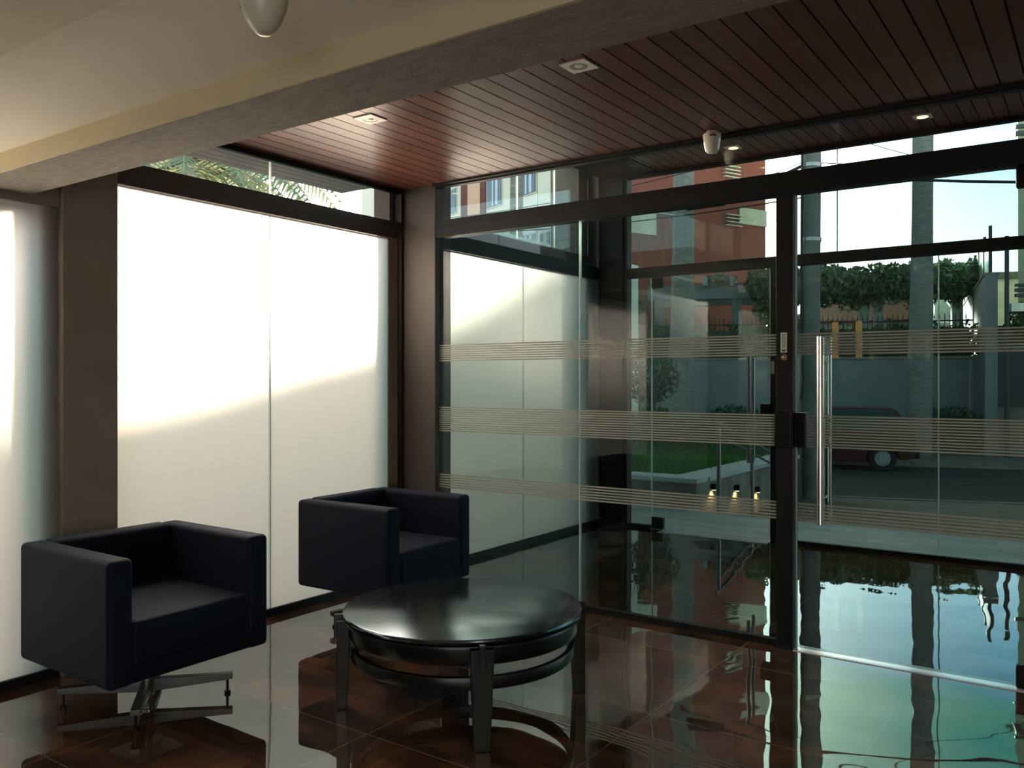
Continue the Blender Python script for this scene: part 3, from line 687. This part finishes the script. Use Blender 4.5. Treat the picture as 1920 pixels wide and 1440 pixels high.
# added wall, top shaped to shade the lower half of the frosted glass
nb = MB().prism([(-6, -.5), (16, -.5), (16, 3.8), (10.3, 3.8), (8.6, 3.12), (6.4, 2.62), (5.5, 2.50), (-6, 2.30)], 'x', -8.2, -8.0)
st(nb.build('wall_shade', M['whitewall']), 'added wall beyond the left windows, top shaped to shade their lower half', 'wall')

# raised planter with lawn
t = thing('planter', (-3.75, 8.93, 0), 'raised stone planter with pale coping beside the handrail outside the street door', 'planter')
MB().box(-7.9, -3.78, 8.95, 9.15, -.9, .25).box(-3.98, -3.75, 8.93, 12.4, -1.2, .25).build('side_wall', M['stonewall'], t)
MB().box(-7.9, -3.73, 8.90, 9.24, .25, .305).box(-4.10, -3.71, 9.24, 12.7, .25, .305).build('coping', M['coping'], t, bevel=.006)
MB().prism([(9.15, .22), (12.4, .22), (14.2, .50), (14.2, -.6), (9.15, -.6)], 'x', -7.9, -4.0).build('soil_bed', M['soil'], t)
g = MB()
for _ in range(9000):
    x = random.uniform(-7.9, -4.02); y = random.uniform(9.2, 14.1) if random.random() < .45 else random.uniform(9.2, 11.5)
    z = .22 + max(0, (y - 12.4)) * .155
    a = random.uniform(0, PI); s = random.uniform(.04, .075); hgt = random.uniform(.06, .16)
    dx, dy = math.cos(a) * .010, math.sin(a) * .010
    g.add([(x - dx, y - dy, z - .02), (x + dx, y + dy, z - .02), (x + random.uniform(-s, s), y + random.uniform(-s, s), z + hgt)], [(0, 1, 2)])
tag(g.build('lawn', M['grass']), 'bright green grass growing in the raised planter outside the street door', 'grass', kind='stuff')
MB().box(-7.9, -4.02, 9.2, 12.4, .22, .235).build('turf', M['grass'], t)

def wall_light(x, y, z, label):
    t = thing('wall_light', (x, y, z), label, 'wall light', 'little downlights on the planter wall')
    MB().cyl((.035, 0, 0), (.035, 0, .07), .028, n=20).box(0, .03, -.012, .012, .01, .06).build('housing', M['black'], t, local=True)
    MB().cyl((.035, 0, -.006), (.035, 0, .004), .022, n=20).build('lamp', M['warmhot'], t, local=True)
    ld = bpy.data.lights.new('spot', 'SPOT'); ld.energy = 14; ld.color = (1, .55, .20); ld.spot_size = math.radians(120); ld.spot_blend = .6; ld.shadow_soft_size = .02
    lo = bpy.data.objects.new('spot', ld); COL.objects.link(lo); lo.parent = t; lo.location = (.045, 0, -.012); lo.rotation_euler = (0, math.radians(28), 0)
wall_light(-3.75, 9.37, .14, 'small black wall light glowing on the planter wall, nearest the post of the handrail')
wall_light(-3.75, 10.13, .05, 'small black wall light glowing on the planter wall, middle of the three')
wall_light(-3.75, 10.89, -.05, 'small black wall light glowing on the planter wall, farthest toward the dark jamb')

t = thing('handrail', (-3.50, 9.0, 0), 'steel handrail with two sloping bars descending beside the planter', 'handrail')
pz = [(9.02, .90, -.1), (10.10, .62, -.35), (11.3, .30, -.6)]
for y, zt, zb in pz:
    MB().cyl((-3.52, y, zb), (-3.52, y, zt), .024, n=16).build('post', M['steel'], t)
MB().tube([(-3.52, 8.93, .93), (-3.52, 9.05, .925), (-3.52, 11.6, .26)], .021, 12).build('rail', M['steel'], t)
MB().tube([(-3.52, 9.02, .80), (-3.52, 11.5, .16)], .014, 12).build('rail', M['steel'], t)
st(MB().prism([(8.602, -.03), (8.95, -.1), (12.6, -.52), (12.6, -.95), (8.6, -.95)], 'x', -3.73, 9).build('ramp', M['pavement']), 'paved slope leading from the terrace down to the pavement', 'paving')

def small_tree(loc, label, h, r, n, leafm, rz=0, group=None, sz=.07):
    t = thing('small_tree', loc, label, 'tree', group)
    b = MB().tube([(0, 0, -.1), (.03, .01, h * .3), (-.02, .03, h * .55)], [.035, .028, .02], 8)
    for k in range(7):
        a = k * 2.4; b.tube([(-.0, .02, h * .42 + .05 * k), (math.cos(a) * r * .4, math.sin(a) * r * .4, h * .6 + .03 * k), (math.cos(a) * r * .75, math.sin(a) * r * .75, h * .8)], [.014, .009, .004], 6)
    b.build('trunk', M['bark'], t, local=True)
    leaves(MB(), (0, 0, h * .72), (r, r, h * .26), n, sz, .2).build('crown', leafm, t, local=True)
    return t
tt = small_tree((-5.80, 12.0, .22), 'small olive-green tree growing in the raised planter behind the door pane', 1.72, .46, 1300, M['leaf'], sz=.06)
t = thing('shrub', (-6.0, 13.6, .3), 'dark low shrub at the back of the raised planter', 'shrub')
leaves(MB(), (-6.2, 13.6, .42), (2.4, .5, .38), 2600, .10, .1).build('foliage', M['leaf'], t)

# utility pole with lamp and cables
px_, py_, _ = EW(.42, 14.55)
t = thing('utility_pole', (px_, py_, -.5), 'tall grey concrete utility pole at the near kerb behind the glass door', 'pole')
MB().cyl((0, 0, -.4), (.10, .03, 9.0), .175, .115, 24).build('pole', M['concrete'], t, local=True)
for z in (4.15, 5.35):
    MB().cyl((.05, .015, z), (.051, .015, z + .06), .158, n=24).build('metal_band', M['steel'], t, local=True)
MB().cyl((-.06, -.165, 1.6), (-.04, -.15, 6.2), .022, n=10).build('conduit', M['cable'], t, local=True)
MB().box(-1.1, 1.2, -.06, .06, 8.0, 8.12).build('crossarm', M['iron'], t, local=True)
hb = MB().hexa([(-.02, -.09, 0), (.62, -.11, .06), (.62, .11, .06), (-.02, .09, 0)], [(.02, -.07, .14), (.60, -.09, .17), (.60, .09, .17), (.02, .07, .14)])
t2 = thing('street_lamp', EW(-1.50, 14.55, 4.28), 'black street lamp head on a long thin arm, hanging before the grey palm trunk', 'street lamp', None, EA)
hb.build('lamp_head', M['iron'], t2, local=True, bevel=.02)
MB().tube([(.55, 0, .12), (1.2, 0, .34), (1.86, 0, .62)], [.03, .028, .028], 10).build('arm', M['iron'], t2, local=True)
def cable(pts, r, label, g='cables strung over the street'):
    P = []
    for (a, b_) in zip(pts[:-1], pts[1:]):
        for k in range(10):
            u = k / 10; v = Vector(a).lerp(Vector(b_), u); v.z -= (Vector(a) - Vector(b_)).length * .028 * 4 * u * (1 - u); P.append(v)
    P.append(Vector(pts[-1]))
    o = MB().tube(P, r, 6).build('power_cable', M['cable']); tag(o, label, 'cable', g); return o
cable([EW(.45, 14.6, 4.75), EW(12, 15.2, 4.55)], .022, 'thickest dark cable running right from the utility pole')
cable([EW(.45, 14.6, 4.95), EW(12, 15.4, 4.85)], .008, 'thin cable just over the thickest one')
cable([EW(.45, 14.6, 5.35), EW(-9, 17.2, 4.9)], .008, 'thin cable sagging left from the utility pole across the red wall')
cable([EW(.45, 14.6, 4.4), EW(-9, 16.0, 4.6)], .010, 'low cable running left from the utility pole behind the street lamp head')
cable([EW(.45, 14.6, 5.6), EW(5.0, 20.5, 5.9), EW(12, 24, 6.5)], .007, 'fine cable looping off to the right high over the street')
cable([EW(.45, 14.6, 5.0), EW(-3.5, 24, 6.8)], .007, 'fine cable rising over the street toward the red building')

# palms
def palm(loc, label, h, r, crown=True, nf=16, fl=2.6, grp='palm trees with grey ringed trunks'):
    t = thing('palm_tree', loc, label, 'palm tree', grp)
    pts = []; rr = []
    for k in range(15):
        u = k / 14; pts.append((.10 * math.sin(u * 2), .05 * math.sin(u * 3), -.5 + h * u)); rr.append(r * (1.12 - .2 * u + .07 * math.sin(u * 9)))
    MB().tube(pts, rr, 20).build('trunk', M['trunk'], t, local=True)
    if crown:
        b = MB()
        for i in range(nf):
            a = i * 2.399; up = random.uniform(.15, 1.15)
            sp_ = []
            for k in range(11):
                u = k / 10; rad = fl * u * (.85 if up > .8 else 1.0); sp_.append(Vector((math.cos(a) * rad, math.sin(a) * rad, h - .6 + fl * (up * u - (.75 + up * .4) * u * u))))
            for k in range(1, 11):
                for m_ in range(3):
                    p = sp_[k - 1].lerp(sp_[k], m_ / 3); d = (sp_[k] - sp_[k - 1]).normalized(); side = d.cross(Vector((0, 0, 1))).normalized()
                    ln = fl * .26 * math.sin(PI * min(1, (k + m_ / 3) / 11 * .85 + .15))
                    for s in (-1, 1):
                        tip = p + side * s * ln + d * ln * .5 - Vector((0, 0, ln * random.uniform(.2, .7)))
                        b.add([p, p + d * .07, tip], [(0, 1, 2)])
            b.tube(sp_, [.03 - .0025 * k for k in range(11)], 5)
        b.build('fronds', M['palmleaf'], t, local=True)
    return t
x, y, z = EW(3.39, 24.0, -.5); palm((x, y, z), 'thick grey palm trunk standing before the garden wall to the right of the utility pole', 13.5, .26)
x, y, z = EW(-2.68, 24.0, -.5); palm((x, y, z), 'thick grey palm trunk standing before the red building and garden wall', 14, .30)
palm((-12.6, 18.0, -.5), 'grey palm trunk crossing the cream building in the clerestory', 13, .18)
palm((-10.5, 7.0, -.4), 'feathery palm outside whose fronds show in the clerestory over the frosted window', 5.3, .14, nf=22, fl=2.0, grp='garden palms outside the left windows')
palm((-11.5, 8.6, -.4), 'second feathery palm outside, farther off in the same clerestory', 5.9, .14, nf=20, fl=2.0, grp='garden palms outside the left windows')

# garden wall, fence, hedges
t = thing('garden_wall', EW(0, 25.5, -.5), 'long white garden wall across the street behind the hedge', 'wall')
ebox(MB(), -14, 5.12, 25.5, 25.75, -.6, 2.0).build('render', M['garden'], t)
ebox(MB(), -14, 5.12, 25.46, 25.79, 2.0, 2.07).build('cap', M['kerb'], t, bevel=.01)
t = thing('iron_fence', EW(0, 25.62, 2.07), 'black spiked iron fence on top of the white garden wall', 'fence')
b = MB(); p = -6.0
n_ = 0
while p < 4.9:
    x, y, _ = EW(p, 25.62); b.cyl((x, y, 2.07), (x, y, 3.12), .012, n=5, cap=False).cyl((x, y, 3.12), (x, y, 3.27), .02, .001, 5, cap=False); p += .13
b.build('pickets', M['iron'], t)
b = MB(); ebox(b, -6, 4.95, 25.60, 25.64, 3.02, 3.06); ebox(b, -6, 4.95, 25.60, 25.64, 2.2, 2.24); b.build('rail', M['iron'], t)
t = thing('hedge', EW(0, 26.4, 0), 'dark green hedge showing through the spiked fence', 'hedge')
b = MB()
for k in range(11): leaves(b, EW(-5.5 + k * 1.05, 26.5, 2.3), (.8, .6, .8 + .12 * random.random()), 520, .17, .1)
b.build('foliage', M['leaf'], t)
ebox(MB(), -6, 5, 26.3, 27.0, -.5, 2.9).build('core', M['leaf'], t)
for k, (p, s, lb) in enumerate(((-3.7, .95, 'low shrub row against the garden wall left of the near palm trunk'), (-1.2, 1.0, 'low shrub row against the garden wall seen beside the street door handle'),
                     (1.5, .95, 'low shrub row against the garden wall behind the red car roof'), (4.3, 1.0, 'dense low shrub row against the garden wall between palm trunk and white pier'))):
    t = thing('shrub', EW(p, 25.0, -.5), lb, 'shrub', 'low shrubs along the garden wall')
    leaves(MB(), EW(p, 24.95, .02), (1.15, .38, .70 * s), 1500, .13, .1).build('foliage', M['leaf'], t)

# pergola with climbing vines
t = thing('pergola', EW(0, 29, 0), 'pale concrete pergola overgrown with vines behind the spiked fence', 'pergola')
for p in (-3.9, -1.35, 2.55, 2.98, 5.2):
    ebox(MB(), p - .18, p + .12, 28.9, 29.2, -.5, 4.15).build('post', M['pergola'], t)
ebox(MB(), -4.3, 5.6, 28.85, 29.05, 4.12, 4.62).build('beam', M['pergola'], t)
ebox(MB(), -4.3, 5.6, 31.4, 31.6, 4.12, 4.62).build('beam', M['pergola'], t)
for k in range(12):
    p = -4.1 + k * .86
    ebox(MB(), p - .06, p + .08, 28.45, 31.9, 4.50, 4.82).build('rafter', M['pergola'], t)
b = MB()
for k in range(26):
    p = -.6 + k * .25; leaves(b, EW(p, 28.9 + random.uniform(-.3, .6), 4.42 + random.uniform(-.10, .16)), (.42, .7, .50 + .14 * random.random()), 620, .17, .1)
for k in range(16): leaves(b, EW(-1.0 + random.uniform(0, 6.2), 28.8, 4.1 - random.uniform(0, .3)), (.3, .2, .3), 60, .13, .1)
leaves(b, EW(-1.9, 28.9, 4.75), (.6, .4, .22), 260, .14, .1); leaves(b, EW(-.2, 28.7, 3.9), (.55, .4, .9), 700, .15, .1)
v_ = b.build('vines', M['vine'], t)
t = thing('garden_tree', EW(-.1, 27.6, -.5), 'dark leafy tree beside the pergola at the edge of the red building', 'tree')
b = MB().tube([EW(-.2, 27.6, -.5), EW(-.1, 27.6, 2.0), EW(0.0, 27.6, 3.6)], [.12, .1, .05], 8); b.build('trunk', M['bark'], t)
b = MB()
for c_ in ((-.3, 3.6), (.15, 4.2), (-.55, 4.5), (.05, 3.2)): leaves(b, EW(c_[0], 27.6, c_[1]), (.55, .5, .5), 420, .16, .1)
b.build('crown', M['leaf2'], t)
t = thing('garden_tree', EW(-6.0, 27.2, -.5), 'dark tree over the garden wall at the left edge of the street door', 'tree')
MB().tube([EW(-6, 27.2, -.5), EW(-6, 27.2, 3)], [.14, .08], 8).build('trunk', M['bark'], t)
leaves(MB(), EW(-5.6, 27.2, 3.4), (1.5, .9, 1.5), 3000, .18, .1).build('crown', M['leaf'], t)

# terracotta roofed house behind the pergola
t = thing('house', EW(6, 46, 0), 'low house with terracotta roof far behind the pergola', 'house')
ebox(MB(), .5, 6.4, 45.5, 53, -.5, 4.4).build('wall', M['garden'], t)
b = MB().add([EW(-.2, 44.6, 4.35), EW(6.9, 44.6, 4.35), EW(6.9, 50, 7.0), EW(6.2, 50, 7.0), EW(6.9, 54, 4.35), EW(-.2, 54, 4.35)], [(0, 1, 2, 3), (0, 3, 5), (3, 2, 4, 5), (1, 4, 2), (0, 5, 4, 1)])
b.build('roof', M['rooftile'], t)
t = thing('house', EW(8.2, 36, 0), 'small gabled house with pale roof between pergola and sloping white wall', 'house')
b = MB().add([EW(5.5, 35.0, 3.6), EW(6.4, 35.0, 3.6), EW(5.6, 35.6, 4.9), EW(5.4, 39, 4.9), EW(6.5, 39, 3.6)], [(0, 1, 2), (1, 4, 3, 2)])
b.build('roof', M['greypaint'], t)
ebox(MB(), 5.5, 6.3, 35.2, 39, -.5, 3.6).build('wall', M['garden'], t)
t = thing('house', EW(10.5, 45, 0), 'plain grey building far behind the dark gate at right', 'house')
ebox(MB(), 9.6, 14, 45, 50, -.5, 6.2).build('wall', M['greypaint'], t)
ebox(MB(), 9.5, 14.1, 44.8, 50.2, 6.2, 6.5).build('roof', M['band'], t)
t = thing('notice_board', EW(5.95, 33, 4.7), 'grey sign board seen end-on past the pergola', 'sign')
ebox(MB(), 5.55, 6.35, 33.0, 33.06, 4.55, 5.05).build('board', M['gate'], t)
ebox(MB(), 5.9, 5.97, 33.06, 33.12, -.5, 5.0).build('post', M['iron'], t)

# sloping white wall and glass fence at right
wx, wy, _ = EW(5.07, 24.0); wd = Vector((-.17, .985, 0)); wn = Vector((.985, .17, 0))
t = thing('boundary_wall', (wx, wy, -.5), 'tall white boundary wall running away from the street, glass panels on its top', 'wall')
def WB(b, s0, s1, n0, n1, z0, z1):
    def Pn(s, n, z): v = Vector((wx, wy, 0)) + wd * s + wn * n; return (v.x, v.y, z)
    return b.hexa([Pn(s0, n0, z0), Pn(s0, n1, z0), Pn(s1, n1, z0), Pn(s1, n0, z0)], [Pn(s0, n0, z1), Pn(s0, n1, z1), Pn(s1, n1, z1), Pn(s1, n0, z1)])
WB(MB(), 0, 22, -.15, .13, -.6, 4.08).build('render', M['garden'], t)
WB(MB(), -.03, 22, -.18, .16, 4.08, 4.13).build('cap', M['kerb'], t)
for k in range(6):
    WB(MB(), .55 + k * 1.9, 2.35 + k * 1.9, -.01, .01, 4.13, 5.20).build('glass_panel', M['glassfence'], t)
for k in range(7):
    WB(MB(), .42 + k * 1.9, .50 + k * 1.9, -.04, .04, 4.13, 5.38).build('fence_post', M['gate'], t)
x, y, _ = EW(5.36, 23.8)
t = thing('fence_pole', (x, y, -.5), 'dark slightly leaning pole beside the white pier', 'pole')
MB().cyl((-.0, 0, 0), (.0, 0, 5.5), .06, .05, 14).build('shaft', M['gate'], t, local=True)
t = thing('floodlight', EW(5.55, 23.9, 3.2), 'small pale floodlight with two lit bulbs beside the dark pole', 'lamp')
ebox(MB(), 5.45, 5.72, 23.75, 23.95, 3.12, 3.32).build('housing', M['white'], t)
x, y, _ = EW(5.80, 23.7); MB().lathe([(0, -.05), (.05, 0), (0, .05)], (x, y, 3.30), 14).build('bulb', M['warmhot'], t)
x, y, _ = EW(5.80, 23.7); MB().lathe([(0, -.05), (.05, 0), (0, .05)], (x, y, 3.12), 14).build('bulb', M['warm'], t)
t = thing('small_tree', EW(6.0, 24.6, -.5), 'leafy bush beside the dark gate under the floodlight', 'tree')
leaves(MB(), EW(6.0, 24.9, 2.9), (.45, .3, .55), 500, .14, .1).build('crown', M['leaf'], t)
t = thing('metal_gate', EW(7, 25.3, -.5), 'dark metal gate filling the gap right of the white pier', 'gate')
ebox(MB(), 5.25, 12.5, 25.3, 25.4, -.5, 2.75).build('panel', M['gate'], t)
ebox(MB(), 6.35, 6.42, 25.22, 25.30, .3, 2.2).build('handle', M['steel'], t)
ebox(MB(), 5.25, 12.5, 25.2, 25.42, 2.75, 2.85).build('rail', M['iron'], t)
ebox(MB(), 5.35, 12.5, 24.9, 25.18, -.5, .7).build('plinth', M['pavement'], t)
t = thing('apartment_building', EW(6.3, 27, 0), 'pale yellow building with dark cornices at the right edge', 'building')
MB().hexa([EW(6.36, 27, 3.1), EW(18, 27, 3.1), EW(18, 38, 3.1), EW(9.4, 38, 3.1)], [EW(6.36, 27, 13), EW(18, 27, 13), EW(18, 38, 13), EW(9.4, 38, 13)]).build('wall', M['creamwall'], t)
ebox(MB(), 6.6, 18, 27.2, 29, -.5, 3.1).build('ground_floor', M['gate'], t)
for z0, z1 in ((3.75, 3.84), (3.90, 3.99), (4.05, 4.12), (5.28, 5.42), (7.55, 7.63), (8.28, 8.40), (8.48, 8.58)):
    ebox(MB(), 6.28, 18.1, 26.9, 27.05, z0, z1).build('cornice', M['band'], t)

# cream and red apartment block
t = thing('apartment_building', (-15.06, 26.08, -.5), 'apartment block with cream side facade and plain red end wall behind the palms', 'building', None, math.atan2(.912, .41))
MB().box(0.05, 8.85, 0.05, 22, 0, 17).build('core', M['greypaint'], t, local=True)
MB().box(-.02, 8.9, -.05, .05, 0, 17).build('end_wall', M['redwall'], t, local=True)
MB().box(-.06, .05, -.03, .16, 0, 17).box(-.10, .05, 7.2, 7.7, 0, 17).box(-.10, .05, 8.9, 9.5, 0, 17).build('red_strip', M['redwall'], t, local=True)
MB().box(-.08, .05, 7.7, 8.9, 0, 17).build('salmon_panel', M['peach'], t, local=True)
def fac(y0, y1):
    MB().box(-.06, .05, y0, y1, 0, 17).build('facade_panel', M['whitewall'], t, local=True)
fac(.16, 1.32); fac(1.36, 3.10); fac(3.14, 7.2); fac(9.5, 22)
for zf in (3.3, 6.25, 9.2, 12.1):
    for y0, y1, hh, cur in ((.42, 1.28, 1.25, 0), (3.20, 4.56, 1.35, 1), (5.85, 7.05, 1.35, 1), (2.2, 2.42, .5, 0), (2.66, 2.9, .5, 0)):
        zz = zf if hh > 1 else zf + .75
        f_ = MB().box(-.11, -.05, y0 - .05, y1 + .05, zz - .05, zz + hh + .05).build('window', M['frame'], t, local=True)
        MB().box(-.13, -.11, y0, y1, zz, zz + hh).build('pane', M['winglass'], f_, local=True)
        if cur: MB().box(-.14, -.12, y0 + .25, y0 + .45, zz + .03, zz + hh - .03).box(-.14, -.12, y0 + .62, y0 + .74, zz + .03, zz + hh - .03).build('curtain', M['curtain'], f_, local=True)
    f_ = MB().box(-.11, -.05, 9.9, 12.6, zf + .3, zf + 1.5).build('window', M['frame'], t, local=True)
    MB().box(-.13, -.11, 9.95, 12.55, zf + .35, zf + 1.45).build('pane', M['winglass'], f_, local=True)
for x0, x1, z0, z1 in ((7.4, 8.9, 8.15, 8.80), (1.9, 3.1, 7.3, 8.2), (7.4, 8.9, 11.9, 12.5)):
    MB().box(x0, x1, -.12, -.05, z0, z1).build('balcony', M['greypaint'], t, local=True)
for x0, z0 in ((6.5, 9.9), (6.6, 8.0), (3.1, 8.1)):
    b = MB()
    for k in range(4): b.box(x0, x0 + .85, -.22, -.06, z0 + k * .14, z0 + k * .14 + .04)
    b.build('louvre', M['greypaint'], t, local=True)

# red hatchback parked across the street
def car():
    rz = EA
    loc = EW(2.18, 21.35, -.63)
    t = thing('car', loc, 'dark red hatchback parked at the far kerb in front of the garden wall', 'car', None, rz)
    # local: +x to the rear (right in the photo), rear axle at x=0, front axle x=-2.36; body half width .76
    def arc(cx, r, a0, a1, n=8): return [(cx + r * math.cos(a0 + (a1 - a0) * k / n), .28 + r * math.sin(a0 + (a1 - a0) * k / n)) for k in range(n + 1)]
    prof = [(.66, .30), (.70, .45), (.68, .80), (.60, .86), (-2.05, .86), (-2.95, .74), (-3.05, .55), (-3.05, .28), (-2.72, .24)]
    prof += arc(-2.36, .34, PI, 0)
    prof += [(-2.0, .22), (-.36, .22)] + arc(0, .34, PI, 0) + [(.36, .26)]
    MB().prism(prof, 'y', -.76, .76).build('body', M['carpaint'], t, local=True, bevel=.02)
    b = MB()
    lo = [(.60, .86), (-2.0, .86)]; hi = [(.30, 1.40), (-1.25, 1.42)]
    b.hexa([(-2.05, -.73, .85), (.62, -.73, .85), (.62, .73, .85), (-2.05, .73, .85)], [(-1.28, -.60, 1.42), (.22, -.60, 1.42), (.22, .60, 1.42), (-1.28, .60, 1.42)])
    b.build('cabin', M['carpaint'], t, local=True, bevel=.03)
    def side(x0a, x1a, x0b, x1b):
        b = MB(); 
        for s in (-1, 1):
            yb, yt = s * .725, s * .618
            b.add([(x0a, yb * 1.005, .90), (x1a, yb * 1.005, .90), (x1b, yt * 1.01, 1.35), (x0b, yt * 1.01, 1.35)], [(0, 1, 2, 3)] if s < 0 else [(3, 2, 1, 0)])
            b.add([(x0a, yb * .99, .90), (x1a, yb * .99, .90), (x1b, yt * .985, 1.35), (x0b, yt * .985, 1.35)], [(0, 1, 2, 3)])
        return b
    side(-1.78, -.85, -1.20, -.85).build('side_window', M['carglass'], t, local=True)
    side(-.78, -.02, -.78, -.04).build('side_window', M['carglass'], t, local=True)
    side(.05, .42, .04, .16).build('side_window', M['carglass'], t, local=True)
    MB().hexa([(.585, -.60, .93), (.60, -.60, .93), (.60, .60, .93), (.585, .60, .93)], [(.29, -.50, 1.36), (.31, -.50, 1.36), (.31, .50, 1.36), (.29, .50, 1.36)]).build('rear_window', M['carglass'], t, local=True)
    MB().box(.66, .70, -.74, -.56, .62, .80).box(.66, .70, .56, .74, .62, .80).build('tail_lamp', M['redlamp'], t, local=True)
    MB().box(-3.10, -2.95, -.74, .74, .30, .46).box(.62, .76, -.75, .75, .30, .46).build('bumper', M['black'], t, local=True, bevel=.02)
    for x in (0, -2.36):
        for s in (-1, 1):
            w_ = MB().lathe([(.17, -.08), (.27, -.085), (.29, -.06), (.29, .06), (.27, .085), (.17, .08)], n=36)
            w_.v = [(v[0], v[2], v[1]) for v in w_.v]
            o = MB(); o.v = [(v[0] + x, v[1] + s * .67, v[2] + .29) for v in w_.v]; o.f = w_.f; o.sm = w_.sm
            wh = o.build('wheel', M['tyre'], t, local=True)
            h_ = MB(); yy = s * .745
            h_.cyl((x, yy - s * .03, .29), (x, yy - s * .02, .29), .18, n=30).cyl((x, yy - s * .02, .29), (x, yy + s * .01, .29), .05, n=16)
            for k in range(10):
                a = k * PI / 5; c_, s_ = math.cos(a), math.sin(a)
                h_.hexa([(x + c_ * .04 - s_ * .016, yy - .02, .29 + s_ * .04 + c_ * .016), (x + c_ * .17 - s_ * .016, yy - .02, .29 + s_ * .17 + c_ * .016), (x + c_ * .17 + s_ * .016, yy - .02, .29 + s_ * .17 - c_ * .016), (x + c_ * .04 + s_ * .016, yy - .02, .29 + s_ * .04 - c_ * .016)],
                        [(x + c_ * .04 - s_ * .016, yy + .004, .29 + s_ * .04 + c_ * .016), (x + c_ * .17 - s_ * .016, yy + .004, .29 + s_ * .17 + c_ * .016), (x + c_ * .17 + s_ * .016, yy + .004, .29 + s_ * .17 - c_ * .016), (x + c_ * .04 + s_ * .016, yy + .004, .29 + s_ * .04 - c_ * .016)])
            h_.build('hubcap', M['hubcap'], wh, local=True)
    return t
car()
